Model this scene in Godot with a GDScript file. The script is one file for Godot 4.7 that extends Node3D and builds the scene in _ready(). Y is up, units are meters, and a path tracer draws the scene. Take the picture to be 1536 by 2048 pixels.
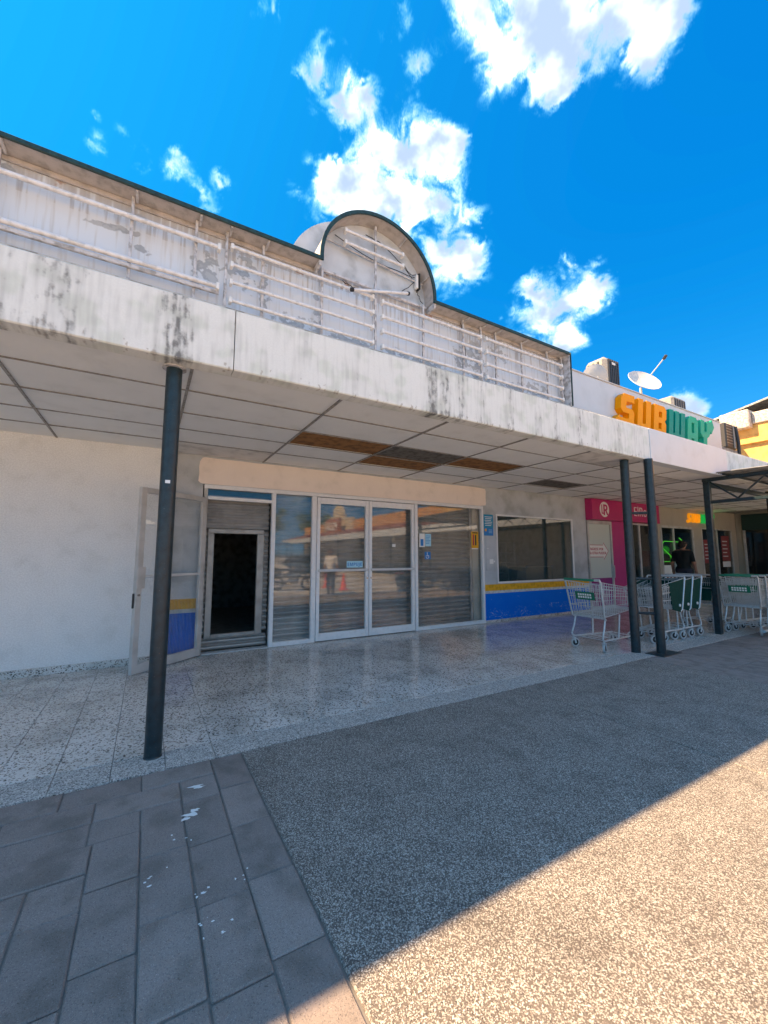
extends Node3D
# A covered shopping arcade with a closed storefront, an empty sign frame above it and parked shopping carts.

const YC := 2.645      # ceiling of the arcade
const ZF := -2.99      # front of the canopy fascia
const ZW := -5.95      # plane of the shop fronts
const LIGHT_DIR := Vector3(0.80, -1.0, 0.455)

class MB:
	var v := PackedVector3Array()
	var n := PackedVector3Array()
	var uv := PackedVector2Array()
	var c := PackedColorArray()
	var col := Color(1, 1, 1)
	var xf := Transform3D.IDENTITY
	var tinted := false
	func vert(p: Vector3, nn: Vector3, u: Vector2) -> void:
		v.append(xf * p); n.append((xf.basis * nn).normalized()); uv.append(u); c.append(col)
	func tri_n(a: Vector3, b: Vector3, d: Vector3, na: Vector3, nb: Vector3, nd: Vector3) -> void:
		# a, b, d counter-clockwise seen from outside; stored clockwise
		vert(a, na, Vector2.ZERO); vert(d, nd, Vector2.ZERO); vert(b, nb, Vector2.ZERO)
	func face(pts: Array, out: Vector3, uvs: Array = []) -> void:
		var nn: Vector3 = (pts[1] - pts[0]).cross(pts[2] - pts[0])
		if nn.length_squared() < 1e-16:
			nn = (pts[2] - pts[0]).cross(pts[pts.size() - 1] - pts[0])
		var flip := nn.dot(out) < 0.0
		nn = (-nn if flip else nn).normalized()
		for i in range(1, pts.size() - 1):
			var j := i + 1
			var q := [0, i, j] if flip else [0, j, i]
			for k in q:
				vert(pts[k], nn, uvs[k] if uvs.size() else Vector2.ZERO)
	func quad_n(a: Vector3, b: Vector3, d: Vector3, e: Vector3, na: Vector3, nb: Vector3, nd: Vector3, ne: Vector3) -> void:
		tri_n(a, b, d, na, nb, nd); tri_n(a, d, e, na, nd, ne)
	func box(ctr: Vector3, s: Vector3, bev := 0.0, bs := Basis.IDENTITY) -> void:
		var h := s * 0.5
		bev = minf(bev, minf(h.x, minf(h.y, h.z)) * 0.8)
		var ax := [bs.x, bs.y, bs.z]
		var hh := [h.x, h.y, h.z]
		for i in 3:
			var j := (i + 1) % 3
			var k := (i + 2) % 3
			for sg in [-1.0, 1.0]:
				var o: Vector3 = ctr + ax[i] * hh[i] * sg
				var dj: Vector3 = ax[j] * (hh[j] - bev)
				var dk: Vector3 = ax[k] * (hh[k] - bev)
				face([o - dj - dk, o + dj - dk, o + dj + dk, o - dj + dk], ax[i] * sg, [Vector2(0, 1), Vector2(1, 1), Vector2(1, 0), Vector2(0, 0)])
		if bev <= 0.0:
			return
		for k in 3:
			var i := (k + 1) % 3
			var j := (k + 2) % 3
			for si in [-1.0, 1.0]:
				for sj in [-1.0, 1.0]:
					var dk: Vector3 = ax[k] * (hh[k] - bev)
					var p1: Vector3 = ctr + ax[i] * hh[i] * si + ax[j] * (hh[j] - bev) * sj
					var p2: Vector3 = ctr + ax[i] * (hh[i] - bev) * si + ax[j] * hh[j] * sj
					face([p1 - dk, p1 + dk, p2 + dk, p2 - dk], ax[i] * si + ax[j] * sj)
		for sx in [-1.0, 1.0]:
			for sy in [-1.0, 1.0]:
				for sz in [-1.0, 1.0]:
					var q: Vector3 = ctr + ax[0] * (hh[0] - bev) * sx + ax[1] * (hh[1] - bev) * sy + ax[2] * (hh[2] - bev) * sz
					face([q + ax[0] * bev * sx, q + ax[1] * bev * sy, q + ax[2] * bev * sz], ax[0] * sx + ax[1] * sy + ax[2] * sz)
	func span(lo: Vector3, hi: Vector3, bev := 0.0) -> void:
		box((lo + hi) * 0.5, (hi - lo).abs(), bev)
	func tube(pts: Array, r: float, sides := 8, caps := true, r2 := -1.0) -> void:
		if r2 < 0.0:
			r2 = r
		var m := pts.size()
		var rings := []
		var nrm := []
		var t0: Vector3 = (pts[1] - pts[0]).normalized()
		var side := t0.cross(Vector3.UP)
		if side.length() < 0.05:
			side = t0.cross(Vector3.RIGHT)
		side = side.normalized()
		for i in m:
			var t: Vector3
			if i == 0: t = t0
			elif i == m - 1: t = (pts[i] - pts[i - 1]).normalized()
			else: t = ((pts[i] - pts[i - 1]).normalized() + (pts[i + 1] - pts[i]).normalized()).normalized()
			side = (side - t * side.dot(t)).normalized()
			var up := t.cross(side)
			var rr := lerpf(r, r2, float(i) / (m - 1))
			var ring := []
			var nn := []
			for k in sides:
				var a := TAU * k / sides
				var d := side * cos(a) + up * sin(a)
				ring.append(pts[i] + d * rr); nn.append(d)
			rings.append(ring); nrm.append(nn)
		for i in m - 1:
			for k in sides:
				var l := (k + 1) % sides
				quad_n(rings[i][k], rings[i][l], rings[i + 1][l], rings[i + 1][k], nrm[i][k], nrm[i][l], nrm[i + 1][l], nrm[i + 1][k])
		if caps:
			face(rings[0], -t0)
			face(rings[m - 1], (pts[m - 1] - pts[m - 2]).normalized())
	func lathe(prof: Array, at: Vector3, bs := Basis.IDENTITY, sides := 20) -> void:
		# profile of Vector2(radius, height along bs.y); one flat-ish band for each step
		for i in prof.size() - 1:
			var p: Vector2 = prof[i]
			var q: Vector2 = prof[i + 1]
			var dn := Vector2(q.y - p.y, -(q.x - p.x)).normalized()
			for k in sides:
				var a := TAU * k / sides
				var b := TAU * (k + 1) / sides
				var da := bs.x * cos(a) + bs.z * sin(a)
				var db := bs.x * cos(b) + bs.z * sin(b)
				var na := da * dn.x + bs.y * dn.y
				var nb := db * dn.x + bs.y * dn.y
				quad_n(at + da * p.x + bs.y * p.y, at + da * q.x + bs.y * q.y, at + db * q.x + bs.y * q.y, at + db * p.x + bs.y * p.y, na, na, nb, nb)
	func ellipsoid(ctr: Vector3, r: Vector3, seg := 14, rings := 9) -> void:
		for i in rings:
			for k in seg:
				var q := []
				var w := []
				for e in [[i, k], [i + 1, k], [i + 1, k + 1], [i, k + 1]]:
					var th: float = PI * e[0] / rings
					var ph: float = TAU * e[1] / seg
					var d := Vector3(sin(th) * cos(ph), cos(th), sin(th) * sin(ph))
					q.append(ctr + d * r); w.append((d / r).normalized())
				quad_n(q[0], q[3], q[2], q[1], w[0], w[3], w[2], w[1])
	func extrude(poly: PackedVector2Array, z0: float, z1: float) -> void:
		var idx := Geometry2D.triangulate_polygon(poly)
		for i in range(0, idx.size(), 3):
			var a := poly[idx[i]]
			var b := poly[idx[i + 1]]
			var d := poly[idx[i + 2]]
			face([Vector3(a.x, a.y, z1), Vector3(b.x, b.y, z1), Vector3(d.x, d.y, z1)], Vector3.BACK)
			face([Vector3(a.x, a.y, z0), Vector3(b.x, b.y, z0), Vector3(d.x, d.y, z0)], Vector3.FORWARD)
		var area := 0.0
		for i in poly.size():
			var p := poly[i]
			var q := poly[(i + 1) % poly.size()]
			area += p.x * q.y - q.x * p.y
		for i in poly.size():
			var p := poly[i]
			var q := poly[(i + 1) % poly.size()]
			var o := Vector2(q.y - p.y, -(q.x - p.x)) * signf(area)
			face([Vector3(p.x, p.y, z0), Vector3(q.x, q.y, z0), Vector3(q.x, q.y, z1), Vector3(p.x, p.y, z1)], Vector3(o.x, o.y, 0))
	func mesh() -> ArrayMesh:
		var a := []
		a.resize(Mesh.ARRAY_MAX)
		a[Mesh.ARRAY_VERTEX] = v; a[Mesh.ARRAY_NORMAL] = n; a[Mesh.ARRAY_TEX_UV] = uv
		if tinted:
			a[Mesh.ARRAY_COLOR] = c
		var m := ArrayMesh.new()
		m.add_surface_from_arrays(Mesh.PRIMITIVE_TRIANGLES, a)
		return m

var used := {}
var M := {}
var rng := RandomNumberGenerator.new()

func numbered(called: String) -> String:
	used[called] = used.get(called, -1) + 1
	return called if used[called] == 0 else "%s_%03d" % [called, used[called]]

func thing(called: String, label: String, category: String, at := Vector3.ZERO, group := "") -> Node3D:
	var o := Node3D.new()
	o.name = numbered(called)
	add_child(o)
	o.position = at
	return tag(o, label, category, group)

func tag(o: Node3D, label: String, category: String, group := "") -> Node3D:
	o.set_meta("label", label); o.set_meta("category", category); o.set_meta("kind", "thing")
	if group:
		o.set_meta("group", group)
	return o

func structure(called: String, label: String, at := Vector3.ZERO) -> Node3D:
	var o := Node3D.new()
	o.name = numbered(called)
	add_child(o)
	o.position = at
	o.set_meta("kind", "structure"); o.set_meta("label", label)
	return o

func put(m: Mesh, called: String, material: Material, parent: Node3D, at := Vector3.ZERO, label := "") -> MeshInstance3D:
	var o := MeshInstance3D.new()
	o.mesh = m
	o.material_override = material
	o.name = called
	parent.add_child(o, true)
	o.position = at
	if label:
		o.set_meta("label", label)
	return o

func part(b: MB, called: String, material: Material, parent: Node3D, label := "") -> MeshInstance3D:
	return put(b.mesh(), called, material, parent, Vector3.ZERO, label)

func slab(called: String, material: Material, parent: Node3D, lo: Vector3, hi: Vector3, bev := 0.0, label := "") -> MeshInstance3D:
	var b := MB.new()
	b.span(lo, hi, bev)
	return part(b, called, material, parent, label)

func pipe(called: String, material: Material, parent: Node3D, pts: Array, r: float, sides := 8) -> MeshInstance3D:
	var b := MB.new()
	b.tube(pts, r, sides)
	return part(b, called, material, parent)

func lettering(text: String, size: float, depth: float, material: Material, parent: Node3D, at: Vector3, face_bold := true, bs := Basis.IDENTITY, align := HORIZONTAL_ALIGNMENT_CENTER) -> MeshInstance3D:
	var f := SystemFont.new()
	f.font_names = PackedStringArray(["Droid Sans"])
	f.font_weight = 700 if face_bold else 400
	var t := TextMesh.new()
	t.text = text; t.font = f; t.font_size = 64; t.pixel_size = size / 46.0; t.depth = depth
	t.horizontal_alignment = align
	var o := put(t, "lettering", material, parent, at)
	o.basis = bs
	return o

# ---------------------------------------------------------------- materials
func lin(r: float, g: float, b: float, a := 1.0) -> Color:
	var k := Color(r, g, b).linear_to_srgb()
	k.a = a
	return k

func mat(key: String, color: Color, rough := 0.8, metal := 0.0, spec := 0.5) -> StandardMaterial3D:
	var m := StandardMaterial3D.new()
	m.resource_name = key
	m.albedo_color = color
	m.roughness = rough
	m.metallic = metal
	m.metallic_specular = spec
	M[key] = m
	return m

func tri(m: StandardMaterial3D, tex: Texture2D, metres: float, relief: Texture2D = null, cm := 0.0, world := true) -> StandardMaterial3D:
	m.uv1_triplanar = true
	m.uv1_world_triplanar = world
	m.uv1_scale = Vector3.ONE / metres
	m.albedo_texture = tex
	if relief:
		m.heightmap_enabled = true
		m.heightmap_texture = relief
		m.heightmap_scale = cm
	return m

func over(m: StandardMaterial3D, tex: Texture2D, metres: float) -> StandardMaterial3D:
	m.detail_enabled = true
	m.detail_albedo = tex
	m.detail_blend_mode = BaseMaterial3D.BLEND_MODE_MUL
	m.detail_uv_layer = BaseMaterial3D.DETAIL_UV_2
	m.uv2_triplanar = true
	m.uv2_world_triplanar = true
	m.uv2_scale = Vector3.ONE / metres
	return m

func noise(seed_: int, freq: float, oct := 4, kind := FastNoiseLite.TYPE_SIMPLEX_SMOOTH) -> FastNoiseLite:
	var f := FastNoiseLite.new()
	f.seed = seed_; f.frequency = freq; f.noise_type = kind
	f.fractal_type = FastNoiseLite.FRACTAL_FBM; f.fractal_octaves = oct
	return f

func ramped(im: Image, stops: Array) -> ImageTexture:
	# stops: [position 0..1, Color in linear values] sorted
	var lut := PackedByteArray()
	for i in 256:
		var t := i / 255.0
		var k: Color = stops[0][1]
		for s in stops.size() - 1:
			if t >= stops[s][0]:
				k = stops[s][1].lerp(stops[s + 1][1], clampf((t - stops[s][0]) / maxf(1e-4, stops[s + 1][0] - stops[s][0]), 0, 1))
		k = k.linear_to_srgb()
		lut.append(int(k.r * 255)); lut.append(int(k.g * 255)); lut.append(int(k.b * 255))
	im.convert(Image.FORMAT_L8)
	var d := im.get_data()
	var o := PackedByteArray()
	o.resize(d.size() * 3)
	var j := 0
	for p in d:
		var q := p * 3
		o[j] = lut[q]; o[j + 1] = lut[q + 1]; o[j + 2] = lut[q + 2]
		j += 3
	return ImageTexture.create_from_image(Image.create_from_data(im.get_width(), im.get_height(), false, Image.FORMAT_RGB8, o))

func chips(size: int, base: Color, kinds: Array, seed_: int) -> Image:
	# a field of little stones: kinds are [count, smallest, largest, Color linear, Color linear]
	var r := RandomNumberGenerator.new()
	r.seed = seed_
	var im := Image.create(size, size, false, Image.FORMAT_RGB8)
	im.fill(base.linear_to_srgb())
	for k in kinds:
		for i in k[0]:
			var w := r.randi_range(k[1], k[2])
			var h := r.randi_range(k[1], k[2])
			var x := r.randi_range(0, size - 1)
			var y := r.randi_range(0, size - 1)
			var c: Color = k[3].lerp(k[4], r.randf()).linear_to_srgb()
			for e in 3:
				var ew := maxi(1, int(w * r.randf_range(0.5, 1.0)))
				var eh := maxi(1, int(h * r.randf_range(0.5, 1.0)))
				var ex := x + r.randi_range(-w / 3, w / 3)
				var ey := y + r.randi_range(-h / 3, h / 3)
				for wx in [0, -size]:
					for wy in [0, -size]:
						im.fill_rect(Rect2i(posmod(ex, size) + wx, posmod(ey, size) + wy, ew, eh), c)
	return im

func painted(w: int, h: int, f: Callable) -> ImageTexture:
	var o := PackedByteArray()
	o.resize(w * h * 3)
	var j := 0
	for y in h:
		for x in w:
			var k: Color = f.call((x + 0.5) / w, (y + 0.5) / h)
			k = k.linear_to_srgb()
			o[j] = clampi(int(k.r * 255), 0, 255); o[j + 1] = clampi(int(k.g * 255), 0, 255); o[j + 2] = clampi(int(k.b * 255), 0, 255)
			j += 3
	return ImageTexture.create_from_image(Image.create_from_data(w, h, false, Image.FORMAT_RGB8, o))

func make_materials() -> void:
	var fine := noise(3, 0.09, 4).get_seamless_image(512, 512)
	var soft := noise(5, 0.012, 5).get_seamless_image(512, 512)
	var grain := noise(9, 0.22, 3).get_seamless_image(512, 512)
	var t_fine := ramped(fine.duplicate(), [[0.0, Color(.78, .78, .78)], [1.0, Color(1, 1, 1)]])
	var t_soft := ramped(soft.duplicate(), [[0.15, Color(.70, .70, .68)], [0.5, Color(.93, .93, .92)], [0.9, Color(1, 1, 1)]])
	var t_smudge := ramped(soft.duplicate(), [[0.0, Color(.88, .88, .87)], [0.35, Color(.97, .97, .97)], [0.9, Color(1, 1, 1)]])
	var t_dirty := ramped(soft.duplicate(), [[0.2, Color(.50, .48, .45)], [0.5, Color(.85, .84, .83)], [0.85, Color(1, 1, 1)]])
	var t_grain := ramped(grain.duplicate(), [[0.1, Color(.55, .55, .55)], [0.5, Color(.85, .85, .85)], [0.9, Color(1, 1, 1)]])
	var h_fine := ImageTexture.create_from_image(fine)
	var h_grain := ImageTexture.create_from_image(grain)
	M["t_soft"] = t_soft
	M["t_smudge"] = t_smudge
	# plain paint and plaster
	tri(mat("white_plaster", lin(.89, .90, .89), .75), t_smudge, 2.3, h_fine, .25)
	over(M.white_plaster, t_fine, .9)
	tri(mat("grey_paint", lin(.54, .57, .60), .7), t_smudge, 1.3, h_fine, .25)
	over(M.grey_paint, t_soft, 3.9)
	tri(mat("peach_paint", lin(.87, .76, .67), .8), t_smudge, 1.9, h_fine, .2)
	tri(mat("ceiling_board", lin(.87, .87, .84), .9), t_smudge, 2.7, h_fine, .15)
	tri(mat("ceiling_board_grey", lin(.78, .75, .71), .9), t_soft, 1.7, h_fine, .15)
	tri(mat("brown_board", lin(.34, .155, .045), .85), t_dirty, .9)
	tri(mat("missing_panel_dark", lin(.17, .16, .14), .9), t_dirty, .7)  # dark colour painted as the shade where ceiling panels are missing
	tri(mat("ceiling_bar", lin(.34, .33, .31), .5), t_dirty, .5)
	tri(mat("beige_paint", lin(.45, .41, .34), .8), t_smudge, 1.9, h_fine, .2)
	tri(mat("yellow_wall", lin(.78, .48, .15), .85), t_soft, 1.7, h_fine, .3)
	tri(mat("orange_wall", lin(.72, .36, .12), .85), t_soft, 3.7, h_fine, .3)
	tri(mat("cream_wall", lin(.72, .62, .46), .85), t_soft, 2.1, h_fine, .3)
	tri(mat("weathered_white", lin(.66, .63, .57), .9), t_dirty, .6, h_grain, .4)
	tri(mat("white_panel", lin(.62, .64, .66), .35), t_smudge, 3.1)
	tri(mat("clean_panel", lin(.66, .70, .74), .4), t_smudge, 2.3)
	tri(mat("metal_light", lin(.60, .60, .60), .42, .0), t_smudge, .7)
	tri(mat("white_frame", lin(.80, .80, .80), .42), t_smudge, .6)
	tri(mat("old_frame", lin(.56, .55, .53), .5), t_soft, 1.9)
	tri(mat("sign_metal", lin(.64, .64, .66), .55), t_dirty, .45)
	tri(mat("hood_metal", lin(.52, .48, .46), .7), t_soft, .6, h_fine, .2)
	tri(mat("green_trim", lin(.012, .05, .05), .5), t_dirty, .3)
	tri(mat("tube_glass", lin(.82, .82, .84), .3), t_soft, .4)
	var scuff := chips(512, Color(.012, .033, .043), [[900, 3, 12, Color(.010, .028, .036), Color(.018, .042, .052)], [160, 2, 7, Color(.03, .055, .062), Color(.07, .09, .095)], [60, 2, 5, Color(.07, .035, .02), Color(.11, .06, .035)], [30, 2, 4, Color(.20, .22, .22), Color(.3, .3, .3)]], 15)
	tri(mat("dark_post", Color(1, 1, 1), .36), ImageTexture.create_from_image(scuff), .55, h_fine, .1)
	over(M.dark_post, t_dirty, .41)
	tri(mat("galvanised", lin(.36, .355, .34), .45, .35), t_soft, 1.7)
	tri(mat("shutter_metal", lin(.29, .30, .295), .42, .3), t_smudge, .5)
	over(M.shutter_metal, t_soft, 2.2)
	tri(mat("blue_paint", lin(.0, .15, .70), .6, 0, .2), t_soft, .8)
	tri(mat("yellow_paint", lin(.80, .42, .01), .6), t_soft, .6)
	tri(mat("line_paint", lin(.60, .64, .66), .6), t_soft, .6)
	tri(mat("pink_sign", lin(.50, .018, .15), .4), t_smudge, 1.1)
	tri(mat("pink_wall", lin(.48, .03, .20), .5), t_smudge, 1.1)
	mat("purple_film", lin(.25, .006, .18), .35)
	mat("white_film", lin(.55, .62, .58), .3)
	mat("print_red", lin(.42, .03, .06), .6)
	mat("print_white", lin(.80, .80, .78), .6)
	mat("print_blue", lin(.02, .20, .55), .6)
	mat("print_sky", lin(.40, .70, .85), .6)
	mat("print_teal", lin(.01, .25, .45), .6)
	mat("print_yellow", lin(.75, .38, .01), .6)
	mat("print_dark", lin(.03, .03, .03), .6)
	mat("poster_red", lin(.28, .05, .05), .5)
	mat("sub_orange", lin(.95, .33, .0), .5, 0, .25)
	mat("sub_green", lin(.0, .28, .22), .5, 0, .25)
	mat("sub_green_lit", lin(.02, .42, .26), .5, 0, .25)  # lighter green paints warm reflected light on the last two letters
	tri(mat("pale_concrete", lin(.63, .61, .57), .95), t_soft, 6.1, h_grain, .4)  # pale tone raised to bounce more light under the canopy
	over(M.pale_concrete, t_dirty, 17.0)
	tri(mat("kerb", lin(.45, .43, .40), .9), t_dirty, .7, h_grain, .3)
	tri(mat("mortar", lin(.17, .16, .15), .95), t_soft, .4)
	tri(mat("room", lin(.42, .42, .41), .9), t_soft, 1.3)
	tri(mat("dark_green_glass", lin(.006, .03, .032), .3), t_soft, 1.3)
	tri(mat("concrete", lin(.34, .33, .31), .9), t_dirty, 1.4, h_grain, .3)
	tri(mat("roof_tile", lin(.30, .10, .06), .8), t_dirty, .9)
	tri(mat("roof_sheet", lin(.42, .43, .43), .5, .3), t_dirty, .8)
	tri(mat("ac_metal", lin(.36, .34, .31), .5), t_soft, .5)
	mat("ac_dark", lin(.03, .032, .035), .5)
	tri(mat("dish_white", lin(.72, .70, .67), .5), t_soft, .6)
	mat("dish_grey", lin(.45, .46, .46), .5)
	tri(mat("cart_steel", lin(.60, .67, .70), .35, .35), t_soft, .3)
	mat("cart_green", lin(.01, .22, .13), .35)
	tri(mat("cart_plastic", lin(.002, .050, .042), .6, 0, .25), t_soft, .3)
	mat("cart_label", lin(.006, .16, .09), .45)
	mat("rubber", lin(.02, .02, .022), .7)
	mat("wheel_grey", lin(.46, .47, .47), .5)
	mat("black_wire", lin(.012, .012, .012), .6)
	# glass
	for g in [["glass", .015, Color(.75, .85, .85)], ["dusty_glass", .07, Color(.55, .62, .62)], ["dark_glass", .35, Color(.05, .10, .10)], ["hazed_glass", .38, Color(.26, .34, .36)]]:  # the last one's pale colour stands in for reflections on the wide window
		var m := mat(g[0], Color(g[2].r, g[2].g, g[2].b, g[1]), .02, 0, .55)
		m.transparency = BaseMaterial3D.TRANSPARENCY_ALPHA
	# ground
	var tz := chips(1024, Color(.69, .69, .67), [[9000, 3, 6, Color(.57, .56, .54), Color(.76, .76, .74)], [3800, 4, 10, Color(.25, .22, .19), Color(.42, .38, .33)], [2600, 4, 11, Color(.05, .05, .05), Color(.16, .14, .12)], [1600, 4, 9, Color(.66, .64, .60), Color(.78, .76, .72)]], 11)
	tri(mat("terrazzo", lin(.98, .98, .98), .16), ImageTexture.create_from_image(tz), 1.25)
	over(M.terrazzo, t_soft, 3.3)
	var gr := chips(1024, Color(.34, .33, .31), [[16000, 4, 8, Color(.42, .41, .39), Color(.66, .64, .60)], [7000, 4, 8, Color(.55, .54, .50), Color(.80, .78, .74)], [4200, 4, 8, Color(.08, .08, .08), Color(.16, .15, .14)]], 12)
	tri(mat("washed_granite", lin(.95, .95, .95), .8), ImageTexture.create_from_image(gr), 1.1, ImageTexture.create_from_image(gr), .35)
	var ag := chips(1024, Color(.15, .125, .105), [[17000, 4, 8, Color(.15, .125, .105), Color(.27, .225, .19)], [13500, 4, 8, Color(.42, .37, .31), Color(.60, .54, .46)], [3000, 4, 8, Color(.62, .58, .51), Color(.76, .72, .65)], [3000, 3, 7, Color(.07, .06, .055), Color(.12, .10, .09)]], 13)
	tri(mat("aggregate", lin(.82, .87, .92), .9), ImageTexture.create_from_image(ag), .68, ImageTexture.create_from_image(ag), .4)
	var blotch := ramped(noise(21, 0.02, 4).get_seamless_image(512, 512), [[0.1, Color(.72, .72, .72)], [0.42, Color(.92, .92, .92)], [0.8, Color(1, 1, 1)]])
	over(M.aggregate, blotch, 3.7)
	var pv := chips(512, Color(.30, .255, .238), [[12000, 2, 4, Color(.20, .18, .17), Color(.34, .30, .285)], [6000, 2, 3, Color(.16, .14, .135), Color(.24, .21, .20)], [4500, 1, 3, Color(.36, .33, .31), Color(.50, .46, .43)], [900, 1, 3, Color(.08, .07, .065), Color(.13, .115, .105)]], 14)
	for i in 4:
		var k: float = [1.0, .9, 1.08, .97][i]
		var m := tri(mat("paver_%d" % i, lin(.92 * k, .92 * k, .92 * k), .92), ImageTexture.create_from_image(pv) if i == 0 else M.paver_0.albedo_texture, .47, M.paver_0.albedo_texture if i > 0 else ImageTexture.create_from_image(pv), .9)
		over(m, t_soft, 1.1 + .27 * i)
	mat("spilt_paint", lin(.74, .76, .76), .7)
	# leaves, skin and cloth
	mat("bark", lin(.10, .07, .05), .95)
	var leaf := mat("leaf", lin(.05, .10, .025), .6)
	leaf.backlight_enabled = true
	leaf.backlight = Color(.25, .4, .1)
	var body := mat("body", Color(1, 1, 1), .85)
	body.vertex_color_use_as_albedo = true
	mat("cone_orange", lin(.80, .10, .02), .5)
	mat("car_white", lin(.72, .72, .72), .25)
	mat("car_blue", lin(.05, .09, .14), .25)
	mat("car_glass", lin(.01, .013, .015), .08)
	mat("chrome", lin(.5, .5, .5), .25, .9)
	mat("bike_red", lin(.28, .01, .012), .3)
	mat("bike_black", lin(.015, .015, .016), .35)

# ---------------------------------------------------------------- sky, camera, sun
const CLOUDS := [49, 54.8, 3.68, 1, 54.3, 51.5, 3.48, 1, 56.5, 53.2, 3.76, 1, 62.7, 52.1, 3.58, 1, 67.6, 50.5, 2.97, 1, 70.7, 49.8, 1.51, 0.8, 39, 54.6, 1.3, 0.5, 35.8, 54.4, 1.33, 0.5, 32.2, 56.3, 1.37, 0.6, 43.3, 54.6, 1.65, 0.6, 49.3, 57.7, 4.48, 1, 62, 55.1, 4.83, 1, 64.2, 49.6, 2.03, 0.7, 69, 48.6, 1.6, 0.7, 23.9, 51.9, 2.4, 1, 20, 52.3, 1.7, 0.9, 27.4, 51.7, 1.37, 0.9, 20.7, 54, 1.23, 0.6, 17.6, 52.8, 1.1, 0.72, 18.9, 49.6, 0.83, 0.67, 34.9, 46.8, 3.25, 1, 38.8, 46.9, 2.26, 1, 27.9, 48, 1.16, 0.7, 27.1, 45.3, 3.37, 1, 23.3, 44.2, 2.92, 1, 31.8, 44.4, 5.38, 1, 37.9, 43.3, 3.95, 1, 40, 39.4, 3.69, 1, 41.4, 37.3, 2.98, 1, 39.2, 35.4, 2.53, 0.9, 24.9, 42.1, 4.07, 1, 21.4, 44.5, 1.68, 0.7, 55.4, 31, 3.43, 1, 58.4, 31.3, 2.53, 1, 52.1, 29.4, 3.34, 1, 51, 32.1, 1.64, 0.7, 48.9, 29.4, 1.72, 0.7, 55.2, 27.7, 2.46, 0.9, 60.4, 30.3, 1.25, 0.6, 67.7, 17, 1.56, 1, 68.8, 16.2, 0.96, 0.8, 66.8, 17.5, 0.99, 0.8, -7.7, 41.4, 1.04, 0.57, -4.1, 41.7, 1.11, 0.52, 1.1, 41.9, 1.3, 0.57, 2.8, 40.8, 1.35, 0.57, 6.6, 42.4, 1.02, 0.52, 16.2, 43.5, 1.1, 0.62, 12.1, 55.3, 1.33, 0.67, 9.6, 55.1, 0.61, 0.57, -5.8, 43.1, 0.67, 0.52, 0.4, 43.7, 0.52, 0.52, 18.3, 46.4, 0.74, 0.57, 4.4, 40.3, 1.17, 0.52, -8.2, 43.4, 0.45, 0.52, 46.5, 51.6, 1.13, 0.62]

func bearing(az: float, el: float) -> Vector3:
	var a := deg_to_rad(az)
	var e := deg_to_rad(el)
	return Vector3(sin(a) * cos(e), sin(e), -cos(a) * cos(e))

func air(d: Vector3, sun: Vector3) -> Color:
	var up := clampf(d.y, 0.0, 1.0)
	var k := Color(.0, .098, .345)
	k = k.lerp(Color(.004, .27, .60), pow(1.0 - up, 2.2))
	k = k.lerp(Color(.20, .46, .68), pow(1.0 - up, 8.0))
	var near := clampf(d.dot(sun) * .5 + .5, 0, 1)
	k = k.lerp(Color(.01, .31, .64), .85 * pow(near, 5.0))
	return k

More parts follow.
